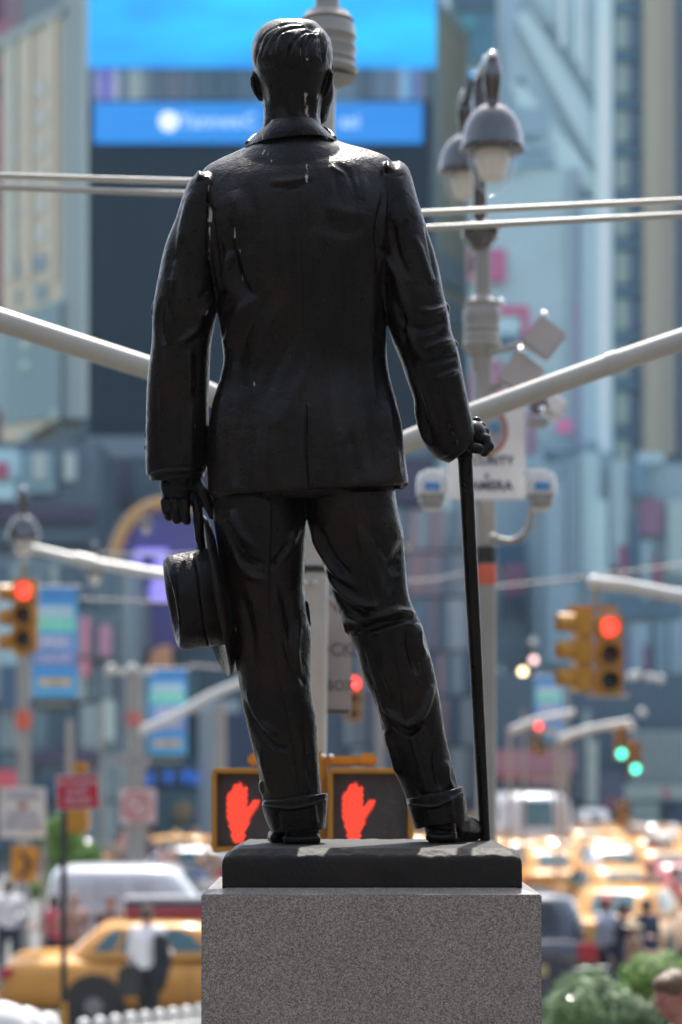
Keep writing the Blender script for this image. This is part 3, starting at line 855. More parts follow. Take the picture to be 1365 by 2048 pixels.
for (u0, v0, u1, v1, lb) in ((1020, 1462, 1150, 1424, 'curved pale mast arm low behind the cane'), (1115, 1480, 1262, 1442, 'curved pale mast arm over the green lights')):
    ar = thing('mast_arm', lb, 'mast arm', (P(u0, v0, 50).x, 50, 0))
    mb = MB(); mb.tube([P(u0, v0, 50), P(u0 * .6 + u1 * .4, v0 * .55 + v1 * .45 - 4, 50), P(u1, v1, 50)], [.09, .08, .06], 12); obj('arm', mb, WHM, ar, True)
    mb = MB(); mb.tube([(P(u0, v0, 50).x, 50, 0), P(u0, v0 - 10, 50)], [.05, .05], 12); obj('pole', mb, POLET, ar, True)
ar = post('sign_pole', 'thick grey pole with a crossbar left of the hat', 'pole', 268, 1342, 42, .15, POLE, .135)
mb = MB(); mb.rbox(P(260, 1343, 42), (.98, .14, .12), .03); obj('crossbar', mb, WHM, ar, True)
for u_ in (222, 264):
    mb = MB(); mb.ball(P(u_, 1336, 41.8), .08, 12, 8); obj('globe', mb, WHM, ar, True)
mb = MB(); mb.tube([P(262, 1470, 42), P(340, 1438, 42), P(420, 1392, 42), P(500, 1358, 42)], [.1, .09, .085, .08], 12); obj('arm', mb, WHM, ar, True)
mb = MB(); mb.lathe([(.155, -.13), (.155, .13)], P(268, 1438, 42), 16); obj('red_band', mb, mat('faded_red', (.5, .14, .11)), ar)
mb = MB(); mb.rbox(P(262, 1522, 41.8), (.7, .02, .21), .005); sp_ = obj('street_sign', mb, mat('sign_grey', (.36, .35, .33)), ar)
obj('lettering', text_mb('W 46 ST', .16, P(262, 1522, 41.77), extrude=.003), INKN, sp_)
mb = MB(); mb.rbox(P(276, 1612, 41.7), (.68, .02, .66), .05); rs_ = obj('turn_ban_sign', mb, mat('sign_pinkish', (.60, .44, .42)), ar)
q = MB(); c_ = P(274, 1612, 41.64); q.tube([(c_.x + .24 * math.cos(a_), c_.y, c_.z + .24 * math.sin(a_)) for a_ in [2 * PI * k / 32 for k in range(33)]], .03, 8); obj('ban_ring', q, mat('sign_red', (.46, .12, .12)), rs_)
q = MB(); q.rbox(P(274, 1612, 41.62), (.05, .01, .48), .005, rot=(0, math.radians(45), 0)); obj('ban_bar', q, mat('sign_red', (.46, .12, .12)), rs_)
# thin poles standing about
for (u_, vt, Y, r, lb) in ((205, 1400, 60, .06, 'thin grey pole near the left storefront'), (440, 1410, 60, .2, 'stout pale column behind the left hand signal'), (140, 1440, 48, .09, 'tan pole above the red sign'),
                          (1047, 1420, 58, .06, 'slim pole behind the cane'), (760, 1300, 50, .10, 'pale pole between the trouser legs')):
    post('street_pole', lb, 'pole', u_, vt, Y, r, POLET if u_ == 140 else POLE)

# --- banners
def banner(u0, u1, v0, v1, Y, label, plate=True):
    t_ = thing('street_banner', label, 'banner', P((u0 + u1) / 2, v1, Y))
    a = P(u0, v0, Y); b = P(u1, v1, Y); cx = (a.x + b.x) / 2; W = b.x - a.x; H = a.z - b.z
    mb = MB(); mb.box((cx, Y, a.z - H / 2), (W, .02, H)); obj('cloth', mb, M('banner_blue', 50, 140, 206, vary=.08, scale=4), t_)
    for (f0, f1, c_, x0, x1) in ((0.0, .13, (40, 118, 186), 0, 1), (.17, .27, (150, 170, 200), .1, .9), (.27, .40, (98, 182, 172), .05, .95), (.44, .56, (118, 132, 190), .1, .9), (.58, .72, (92, 112, 178), 0, 1), (.74, .82, (30, 128, 200), 0, 1), (.83, .90, (196, 178, 150), .15, .85)):
        mb = MB(); mb.box((cx - W / 2 + W * (x0 + x1) / 2, Y - .014, a.z - H * (f0 + f1) / 2), (W * (x1 - x0), .006, H * (f1 - f0))); obj('printed_band', mb, M('bn_%d_%d_%d' % c_, *c_), t_)
    for (s_, f, z) in (('FREE', .50, .17), ('CONCERT', .65, .11), ('SUMMER', .865, .12)):
        obj('lettering', text_mb(s_, W * z * 2.0, (cx, Y - .02, a.z - H * f), extrude=.002, bold=.002, sx=.8), M('banner_ink_%s' % s_, *((205, 210, 225) if s_ != 'SUMMER' else (190, 130, 80))), t_)
    mb = MB(); mb.tube([(cx - W * .6, Y + .03, a.z), (cx + W * .6, Y + .03, a.z)], .03, 8); obj('rod', mb, POLE, t_)
    if plate:
        mb = MB(); mb.rbox((cx, Y, b.z - H * .07), (W * .9, .04, H * .12), .02); p_ = obj('dark_plate', mb, M('plate_dark', 62, 70, 76), t_)
        obj('lettering', text_mb('BROADWAY', W * .18, (cx, Y - .024, b.z - H * .07), extrude=.002, sx=.8), M('plate_ink', 140, 146, 146), p_)
    return t_
banner(66, 155, 1175, 1394, 34, 'blue and green event banner beside the red light at left')
banner(297, 374, 1338, 1510, 43, 'second blue event banner hanging under the hat')
banner(1070, 1126, 1352, 1480, 60, 'small far blue banner right of the cane')
post('banner_pole', 'grey banner pole left of the second blue banner', 'pole', 285, 1335, 43.2, .07)
post('banner_pole', 'grey banner pole right of the far blue banner', 'pole', 1131, 1350, 60.2, .09)

# --- hanging street luminaires (teardrop)
def teardrop(u_, v_, Y, S_, label, group=None, hood=True, bend=True):
    """v_ is the row of the hood's lower rim; S_ the hood's width in pixels"""
    w = S_ * Y / F
    o_ = P(u_, v_, Y)
    t_ = thing('street_luminaire', label, 'street lamp', o_, 0, group)
    r = w / 2
    mb = MB(); mb.lathe([(r * 1.0, -.02 * w), (r * 1.02, .02 * w), (r * 1.0, .05 * w), (r * .97, .22 * w), (r * .93, .30 * w), (r * .86, .42 * w), (r * .70, .56 * w), (r * .46, .67 * w), (r * .26, .72 * w), (r * .22, .78 * w), (r * .25, .82 * w), (r * .02, .83 * w)], o_, 40)
    obj('hood', mb, STEEL, t_, True)
    mb = MB(); mb.lathe([(r * .98, -.015 * w), (r * 1.05, -.01 * w), (r * 1.05, .03 * w), (r * .98, .035 * w)], o_, 40); obj('hood_rim', mb, STEEL, t_, True)
    mb = MB(); mb.lathe([(r * .20, .74 * w), (r * .24, .9 * w), (r * .30, 1.1 * w), (r * .30, 1.3 * w), (r * .22, 1.42 * w), (r * .08, 1.46 * w)], o_, 20); obj('stem', mb, STEEL, t_, True)
    mb = MB(); mb.ball(o_ + Vector((0, 0, 1.52 * w)), r * .17, 14, 10); mb.lathe([(r * .05, 1.4 * w), (r * .28, 1.46 * w), (r * .05, 1.5 * w)], o_, 16); obj('finial', mb, CHR, t_, True)
    mb = MB(); mb.lathe([(r * .80, -.03 * w), (r * .80, -.12 * w), (r * .72, -.36 * w), (r * .55, -.56 * w), (r * .30, -.70 * w), (r * .10, -.745 * w), (r * .02, -.75 * w)], o_, 32); obj('glass_bowl', mb, GLS, t_, True)
    mb = MB(); mb.lathe([(r * .56, -.03 * w), (r * .56, -.16 * w), (r * .46, -.34 * w), (r * .40, -.46 * w), (r * .10, -.52 * w)], o_, 24); obj('reflector', mb, FROST, t_, True)
    return t_
# --- security camera pole with twin luminaires
YS = 13.4
cp = thing('camera_pole', 'grey ornate street pole on the right, ringed with collars and an orange band', 'pole', (P(970, HZ, YS).x, YS, 0))
s_ = YS / F
cx = P(968, HZ, YS)
def seg(name, prof, m=POLE, u_=968):
    mb = MB(); mb.lathe([(r * s_, HC - (v - HZ) * s_) for r, v in prof], (P(u_, HZ, YS).x, YS, 0), 28); return obj(name, mb, m, cp, True)
seg('lower_shaft', [(21, 2672), (21, 1700), (20, 1170), (20, 1002)], POLE, 972)
seg('foot', [(44, 2690), (44, 2600), (30, 2560), (24, 2400)], POLE, 972)
seg('middle_shaft', [(19, 1010), (18, 700), (17, 640), (16, 590), (15, 480)], POLE, 966)
seg('collar', [(20, 740), (22, 712), (32, 706), (40, 690), (36, 684), (38, 676), (34, 668), (38, 660), (35, 650), (38, 640), (37, 622), (33, 616), (36, 606), (26, 600), (18, 592)], POLE, 964)
seg('collar', [(18, 500), (24, 488), (34, 480), (38, 470), (37, 458), (30, 452), (20, 446), (14, 440)], STEEL, 961)
seg('upper_shaft', [(14, 448), (13, 380), (12, 200), (12, 150)], STEEL, 960)
seg('black_band', [(20.6, 1128), (20.6, 1094)], BLK, 972)
seg('orange_band', [(21, 1170), (21.4, 1168), (21.4, 1132), (21, 1130)], mat('orange_tape', (.62, .12, .06)), 972)
for (u_, v_) in ((1002, 604), (1000, 452)):
    mb = MB(); mb.ball(P(u_, v_, YS - .1), .025, 12, 8); obj('bolt', mb, CHR, cp)
# pair of lamp arms
tA = teardrop(985, 300, 12.9, 124, 'nearer silver teardrop street lamp on the camera pole')
tB = teardrop(930, 346, 14.6, 104, 'further silver teardrop street lamp left on the camera pole')
mb = MB(); q = P(960, 160, YS); mb.tube([q, P(975, 120, 13.2), P(984, 150, 12.9)], .035, 12); obj('lamp_arm', mb, STEEL, cp, True)
mb = MB(); mb.tube([q, P(948, 150, 14.0), P(931, 205, 14.6)], .035, 12); obj('lamp_arm', mb, STEEL, cp, True)
# sign
sg = thing('security_sign', 'white security camera sign with round emblem on the pole behind the cane', 'sign', P(975, 1000, 13.1))
a = P(897, 812, 13.1); b = P(1051, 1000, 13.1)
mb = MB(); mb.rbox(((a.x + b.x) / 2, 13.1, (a.z + b.z) / 2), (b.x - a.x, .012, a.z - b.z), .01); obj('plate', mb, SIGNW, sg)
cc = P(974, 860, 13.088)
mb = MB(); mb.lathe([(.001, -.002), (.125, -.002), (.125, .002), (.001, .002)], cc, 32, rot=(PI / 2, 0, 0), sy=1.2); em = obj('emblem', mb, mat('emblem_orange', (.42, .17, .09), vary=0), sg)
mb = MB(); mb.lathe([(.001, -.002), (.104, -.002), (.104, .002), (.001, .002)], cc - Vector((0, .005, 0)), 32, rot=(PI / 2, 0, 0), sy=1.2); obj('emblem_field', mb, mat('emblem_grey', (.34, .32, .36), vary=.3, scale=18), em)
mb = MB(); mb.rbox(P(990, 854, 13.075), (.05, .004, .045), .002, rot=(0, .4, 0)); obj('emblem_shield', mb, mat('emblem_blue', (.05, .28, .42), vary=0), em)
mb = MB(); mb.rbox(P(966, 862, 13.075), (.05, .004, .06), .002, rot=(0, -.3, 0)); obj('emblem_shield', mb, mat('emblem_brown', (.3, .12, .07), vary=0), em)
for (s2_, v_, z_) in (('SECURITY', 922, .072), ('o', 951, .05), ('CAMERA', 972, .078)):
    obj('lettering', text_mb(s2_, z_, P(974, v_, 13.09), extrude=.002, bold=.0015), INKN, sg)
# dome cameras
LOGO = mat('logo_blue', (.06, .25, .55), rough=.4, vary=.3, scale=40)
def dome_cam(u_, label, sgn):
    q = P(u_, 980, 12.9)
    t_ = thing('dome_camera', label, 'camera', q, 0, 'dome cameras beside the security sign')
    mb = MB(); mb.rbox(P(u_ + sgn * 8, 945, 12.95), (.15, .05, .045), .015); obj('mount', mb, WHM, t_, True)
    mb = MB(); mb.lathe([(.02, .105), (.07, .10), (.088, .07), (.09, 0.0), (.088, -.03)], q, 28); obj('body', mb, mat('camera_white', (.60, .60, .58), rough=.3, vary=.04), t_, True)
    mb = MB(); mb.rbox(q + Vector((0, -.089, .012)), (.085, .01, .045), .003); obj('logo', mb, LOGO, t_)
    mb = MB(); mb.ball(q + Vector((0, 0, -.05)), (.078, .078, .075), 24, 14); obj('dome', mb, mat('smoked_dome', (.28, .28, .27), rough=.1, vary=0, spec=.7), t_, True)
    mb = MB(); mb.ball(q + Vector((0, 0, -.10)), (.052, .052, .034), 20, 10); obj('dome_cap', mb, mat('camera_white', (.60, .60, .58), rough=.3, vary=.04), t_, True)
dome_cam(864, 'white dome camera left of the security sign', 1)
dome_cam(1082, 'white dome camera right of the security sign', -1)
# flood / radio boxes turned on edge
BOX = mat('box_beige', (.44, .40, .38), rough=.6, vary=.04)
for (u_, v_, S_, lb, yy) in ((1088, 677, 66, 'upper beige box antenna tilted on its corner', 13.0), (1042, 750, 70, 'lower beige box antenna tilted on its corner', 13.1)):
    t_ = thing('antenna_box', lb, 'antenna', P(u_, v_, yy), 0, 'tilted antenna boxes on the camera pole')
    w = S_ * yy / F
    mb = MB(); mb.rbox(P(u_, v_, yy), (w, .09, w * 1.0), .012, rot=(0, math.radians(37), 0)); obj('box', mb, BOX, t_, True)
    mb = MB(); mb.ball(P(u_, v_ - S_ * .72, yy), .022, 10, 8); obj('bolt', mb, CHR, t_)
    mb = MB(); mb.tube([P(u_, v_, yy + .05), P(980, v_ + 30, yy + .3)], .02, 8); obj('bracket', mb, POLE, t_)
t_ = thing('bullet_camera', 'pale box camera with a dark hood under the sloping arm', 'camera', P(1095, 815, 13.0))
mb = MB(); mb.rbox(P(1105, 812, 13.0), (.15, .2, .12), .02, rot=(0, math.radians(35), 0)); obj('body', mb, SIGNW, t_, True)
mb = MB(); mb.rbox(P(1078, 812, 12.95), (.10, .14, .09), .02, rot=(0, math.radians(20), 0)); obj('hood', mb, mat('dull_grey', (.18, .17, .15)), t_, True)
mb = MB(); mb.rbox(P(1075, 846, 13.0), (.13, .1, .05), .015); obj('bracket', mb, BOX, t_, True)
mb = MB(); mb.ball(P(1086, 820, 12.85), .024, 12, 8); obj('lens', mb, CHR, t_, True)
mb = MB(); mb.tube([P(985, 1077, 13.2), P(1020, 1084, 13.2), P(1046, 1074, 13.2), P(1060, 1050, 13.2), P(1064, 1015, 13.2)], .022, 12); mb.ball(P(987, 1077, 13.2), .032, 12, 8); obj('conduit', mb, POLE, cp, True)
# other luminaires far left
teardrop(48, 1078, 24.5, 66, 'grey teardrop street lamp at the left edge above the red light')
teardrop(190, 1148, 30, 40, 'small glass street lamp under the white mast arm')
teardrop(292, 1052, 34, 26, 'faint small street lamp in front of the purple sign')
teardrop(818, 1090, 30, 20, 'small street lamp right of the trouser leg')
teardrop(600, 1180, 34, 24, 'small hidden street lamp behind the left leg')
for (p0, p1, Y, lb) in (((190, 1108), (480, 1106), 30, 'upper thin cable left of the hat'), ((160, 1198), (480, 1202), 30, 'lower thin cable left of the hat'), ((800, 1165), (930, 1148), 30, 'thin cable right of the knee'), ((930, 1180), (1400, 1125), 30, 'thin cable in front of the pale billboards'),
                        ((380, 1330), (480, 1334), 36, 'thin cable right of the second banner')):
    t_ = thing('cable', lb, 'cable', P(p0[0], p0[1], Y))
    m_x = P((p0[0] + p1[0]) / 2, (p0[1] + p1[1]) / 2 + 4, Y)
    mb = MB(); mb.tube([P(*p0, Y), m_x, P(*p1, Y)], .018, 8); obj('strand', mb, POLE, t_, True)

# --- signs at the lower left
YR = 20.0
t_ = thing('red_sign', 'red sign with white lettering on a thin black post', 'sign', (P(128, HZ, YR).x, YR, 0))
q = P(128, 1600, YR + .04); mb = MB(); mb.tube([(q.x, q.y, 0), q], .028, 14); obj('post', mb, mat('post_black', (.012, .016, .016), rough=.35), t_, True)
a = P(112, 1549, YR); b = P(200, 1620, YR)
tl = (0, math.radians(-2.0), 0)
cx_, cz_ = (a.x + b.x) / 2, (a.z + b.z) / 2
mb = MB(); mb.rbox((cx_, YR, cz_), (b.x - a.x, .012, a.z - b.z), .004, rot=tl); pl_ = obj('border', mb, mat('sign_border', (.5, .45, .47)), t_)
mb = MB(); mb.rbox((cx_, YR - .008, cz_), (b.x - a.x - .03, .006, a.z - b.z - .03), .002, rot=tl); obj('red_field', mb, mat('sign_red_a', (.52, .015, .045), rough=.45), t_)
for (s2_, dz, z_) in (('NO STANDING', .085, .062), ('EXCEPT', .005, .066), ('TRUCKS', -.078, .078)):
    obj('lettering', text_mb(s2_, z_, (cx_, YR - .014, cz_ + dz), rot=(PI / 2, math.radians(-2), 0), extrude=.002, bold=.001, sx=.85), mat('sign_letter', (.62, .52, .56), vary=0), pl_)
mb = MB(); mb.tube([P(129, 2006, YR - .01), P(129, 2100, YR - .01)], .033, 12); obj('yellow_sleeve', mb, YEL, t_, True)
t_ = thing('side_signal', 'yellow walk signal seen from its side behind the red sign', 'pedestrian signal', P(160, 1665, 24))
mb = MB(); mb.rbox(P(156, 1640, 24), (.24, .38, .30), .04); obj('housing', mb, YEL, t_, True)
mb = MB(); mb.rbox(P(162, 1536, 24), (.20, .2, .12), .04); obj('cap', mb, YEL, t_, True)
mb = MB(); mb.rbox(P(160, 1585, 24.1), (.1, .1, .5), .02); obj('bracket', mb, YEL, t_, True)
t_ = thing('white_sign', 'white sign with blue lettering at the left edge', 'sign', (P(45, HZ, 34.2).x, 34.2, 0))
a = P(0, 1575, 34.2); b = P(92, 1676, 34.2)
mb = MB(); mb.rbox(((a.x + b.x) / 2, 34.2, (a.z + b.z) / 2), (b.x - a.x, .012, a.z - b.z), .02); pl_ = obj('plate', mb, mat('sign_cream', (.58, .56, .53)), t_)
for (s2_, v_, z_) in (('PARADE', 1592, .145), ('ROUTE', 1632, .145), ('DETOUR', 1652, .145)):
    obj('lettering', text_mb(s2_, z_, P(46, v_, 34.17), extrude=.002, bold=.001), mat('ink_blue_sign', (.10, .16, .34), vary=0), pl_)
mb = MB(); mb.rbox(P(46, 1612, 34.17), (.13, .004, .09), .002); obj('emblem', mb, mat('emblem_brown', (.3, .12, .07), vary=0), pl_)
t_ = thing('chevron_sign', 'yellow sign with a black chevron at the left edge', 'sign', (P(88, HZ, 34.4).x, 34.4, 0))
a = P(22, 1692, 34.4); b = P(76, 1764, 34.4)
mb = MB(); mb.rbox(((a.x + b.x) / 2, 34.4, (a.z + b.z) / 2), (b.x - a.x, .012, a.z - b.z), .015, rot=(0, math.radians(4), 0)); pl_ = obj('plate', mb, YEL, t_)
poly('chevron', [(38, 1702), (46, 1702), (66, 1728), (46, 1756), (38, 1756), (54, 1728)], 34.36, .01, BLK, pl_)
q = P(87, 1700, 34.45); mb = MB(); mb.tube([(q.x, q.y, 0), q], .045, 10); obj('post', mb, POLE, t_, True)
# white bollard fence lower left
FW = mat('fence_white', (.78, .77, .74), rough=.5, vary=.03)
t_ = thing('white_railing', 'row of white rounded railing posts at the bottom left', 'railing', (P(280, HZ, 21).x, 21, 0))
u_ = 168.0
for k in range(11):
    v_ = 2042 - (u_ - 168) * .125; Y = 20 + (u_ - 168) * .011
    q = P(u_, v_, Y); mb = MB(); mb.lathe([(.032, -1.3), (.032, -.09), (.055, -.07), (.060, -.03), (.045, .01), (.02, .025), (.005, .03)], q, 14); obj('post', mb, FW, t_, True)
    for dx in (.33, .66):
        q2 = P(u_ + 26 * dx, v_ + 16, Y); mb = MB(); mb.tube([q2, q2 - Vector((0, 0, 1.0))], .012, 6); obj('bar', mb, FW, t_, True)
    u_ += 32 - k * .9
a = P(170, 2068, 20.0); b = P(440, 2042, 22.8); mb = MB(); mb.tube([a, b], .025, 8); obj('rail', mb, FW, t_)
for k, (u0, u1, v_, Y) in enumerate(((-40, 52, 2002, 17.5), (20, 86, 2012, 17.9), (70, 122, 2022, 18.2))):
    t_ = thing('cafe_parasol', ('leftmost', 'middle', 'rightmost')[k] + ' of the bright white parasol tops at the bottom left corner', 'parasol', (P((u0 + u1) / 2, HZ, Y).x, Y, 0), 0, 'white parasol tops')
    q = P((u0 + u1) / 2, v_, Y); r = (u1 - u0) / 2 * Y / F
    mb = MB(); mb.lathe([(r * 1.25, -.30), (r * 1.15, -.16), (r * .7, -.04), (.01, .0)], q, 24); obj('canopy', mb, FW, t_, True)
    mb = MB(); mb.tube([(q.x, q.y, 0), q], .02, 8); obj('pole', mb, POLE, t_)
# ------------------------------------------------------------------ the bronze statue
U = 1.0 / 632.0           # a photograph pixel at the statue, in metres

def cat_rom(ctrl, t):
    n = len(ctrl)
    x = t * (n - 1)
    i = min(int(x), n - 2)
    f = x - i
    p0 = ctrl[max(i - 1, 0)]; p1 = ctrl[i]; p2 = ctrl[i + 1]; p3 = ctrl[min(i + 2, n - 1)]
    # centripetal-ish damping keeps the outline from overshooting
    return 0.5 * ((2 * p1) + (-p0 + p2) * f + (2 * p0 - 5 * p1 + 4 * p2 - p3) * f * f + (-p0 + 3 * p1 - 3 * p2 + p3) * f ** 3)

def loft(mb, secs, n=48, steps=8, ex=2.3):
    """secs: (uA, vA, uB, vB, y_px, depth_px[, exponent]) - the two outline points of a slice, its depth position and half depth"""
    ctrl = [np.array(list(s) + ([ex] if len(s) == 6 else []), float) for s in secs]
    m = (len(ctrl) - 1) * steps
    rings = []
    for i in range(m + 1):
        uA, vA, uB, vB, yc, d, e = cat_rom(ctrl, i / m)
        Y = SD + yc * U
        A = P(uA, vA, Y); B = P(uB, vB, Y)
        C = (A + B) / 2
        h = (B - A) / 2
        ring = []
        for k in range(n):
            a = 2 * PI * k / n
            c, s = math.cos(a), math.sin(a)
            cc = math.copysign(abs(c) ** (2 / e), c)
            ss = math.copysign(abs(s) ** (2 / e), s)
            q = C + h * cc + Vector((0, ss * d * U, 0))
            q.z = HC + (q.z - HC) * (q.y / Y)
            ring.append(q)
        rings.append(ring)
    mb.rings(rings)

def S(u, v, y):
    return P(u, v, SD + y * U)

def chain(mb, pts, n=16):
    """pts: (u, v, y, r_px): a tapering limb with round ends and joints"""
    ps = [S(p[0], p[1], p[2]) for p in pts]
    rs = [p[3] * U for p in pts]
    mb.tube(ps, rs, n)
    for p, r in zip(ps, rs):
        mb.ball(p, r * 1.0, n, 8)

def remesh(mb, vox, smooth=3, fac=0.5):
    me = mesh_of('shape', mb)
    o = bpy.data.objects.new('shape', me)
    COL.objects.link(o)
    r = o.modifiers.new('r', 'REMESH')
    r.mode = 'VOXEL'
    r.voxel_size = vox
    s = o.modifiers.new('s', 'SMOOTH')
    s.factor = fac
    s.iterations = smooth
    dg = bpy.context.evaluated_depsgraph_get()
    out = bpy.data.meshes.new_from_object(o.evaluated_get(dg))
    bpy.data.objects.remove(o)
    bpy.data.meshes.remove(me)
    return out

def seg_dist(u, v, pts):
    """distance of every (u, v) to a polyline, and the run 0..1 along it"""
    best = np.full(u.shape, 1e9); run = np.zeros(u.shape); side = np.zeros(u.shape)
    L = [0]
    for a, b in zip(pts[:-1], pts[1:]):
        L.append(L[-1] + math.hypot(b[0] - a[0], b[1] - a[1]))
    for i, (a, b) in enumerate(zip(pts[:-1], pts[1:])):
        dx, dy = b[0] - a[0], b[1] - a[1]
        l2 = dx * dx + dy * dy + 1e-9
        t = np.clip(((u - a[0]) * dx + (v - a[1]) * dy) / l2, 0, 1)
        ex, ey = u - (a[0] + t * dx), v - (a[1] + t * dy)
        d = np.sqrt(ex * ex + ey * ey)
        k = d < best
        best = np.where(k, d, best)
        run = np.where(k, (L[i] + t * math.sqrt(l2)) / L[-1], run)
        side = np.where(k, np.sign(dx * ey - dy * ex), side)
    return best, run, side

def smooth_poly(pts, k=5):
    if len(pts) < 3:
        return pts
    c = [np.array(p, float) for p in pts]
    m = (len(c) - 1) * k
    return [tuple(cat_rom(c, i / m)) for i in range(m + 1)]

FOLD = 2.0
def sculpt(me, folds, steps_=(), wob=1.2, wobscale=7.0, stain=(), back_only=True):
    """push the surface in and out along folds drawn over the back view; also paint the droppings and wear mask"""
    n = len(me.vertices)
    co = np.empty(n * 3); me.vertices.foreach_get('co', co); co = co.reshape(-1, 3)
    no = np.empty(n * 3); me.vertices.foreach_get('normal', no); no = no.reshape(-1, 3)
    u = 682.5 + F * co[:, 0] / co[:, 1]
    v = HZ - F * (co[:, 2] - HC) / co[:, 1]
    face = np.clip(-no[:, 1] * 1.6 + 0.35, 0, 1)
    disp = np.zeros(n)
    for fd in folds:
        pts, w, h = fd[0], fd[1], fd[2]
        taper = fd[3] if len(fd) > 3 else 0.25
        pts = smooth_poly(pts)
        us = [p[0] for p in pts]; vs = [p[1] for p in pts]
        near = (u > min(us) - 4 * w) & (u < max(us) + 4 * w) & (v > min(vs) - 4 * w) & (v < max(vs) + 4 * w)
        idx = np.nonzero(near)[0]
        if len(idx) == 0:
            continue
        d, run, sd = seg_dist(u[idx], v[idx], pts)
        e = np.exp(-(d / (w * 0.82)) ** 2)
        if taper > 0:
            e *= np.clip(np.minimum(run, 1 - run) / taper, 0, 1) ** 0.7
        disp[idx] += e * h * FOLD * (0.62 if w < 5.5 else 1.0) * face[idx]
    for pts, w, h in steps_:
        # a step: the cloth on one side of the line lies h higher, fading over 12 w
        pts = smooth_poly(pts)
        d, run, sd = seg_dist(u, v, pts)
        e = np.where(sd > 0, (1 - np.exp(-d / w)) * np.exp(-(d / (w * 10)) ** 2), 0) * h
        e *= np.clip(np.minimum(run, 1 - run) / 0.08, 0, 1)
        disp += e * face
    if wob:
        rng = np.random.RandomState(3)
        w_ = np.zeros(n)
        for k in range(14):
            fr = rng.uniform(0.5, 2.2) * wobscale
            dr = rng.normal(size=3); dr /= np.linalg.norm(dr); dr[2] *= 0.55
            w_ += np.sin((co @ dr) * fr * 2 * PI / 1.0 + rng.uniform(0, 6.3)) / (0.6 + fr / wobscale)
        disp += w_ * wob * 0.35
    co2 = co + no * (disp * U)[:, None]
    me.vertices.foreach_set('co', co2.ravel())
    at = me.attributes.new('stain', 'FLOAT', 'POINT')
    st = np.zeros(n)
    for pts, w, a in stain:
        us = [p[0] for p in pts]; vs = [p[1] for p in pts]
        idx = np.nonzero((u > min(us) - 4 * w) & (u < max(us) + 4 * w) & (v > min(vs) - 4 * w) & (v < max(vs) + 4 * w) & (no[:, 1] < 0.2))[0]
        if len(idx):
            d, run, sd = seg_dist(u[idx], v[idx], pts)
            st[idx] = np.maximum(st[idx], np.exp(-(d / w) ** 2) * a)
    at.data.foreach_set('value', st)
    me.polygons.foreach_set('use_smooth', [True] * len(me.polygons))
    me.update()
    return me

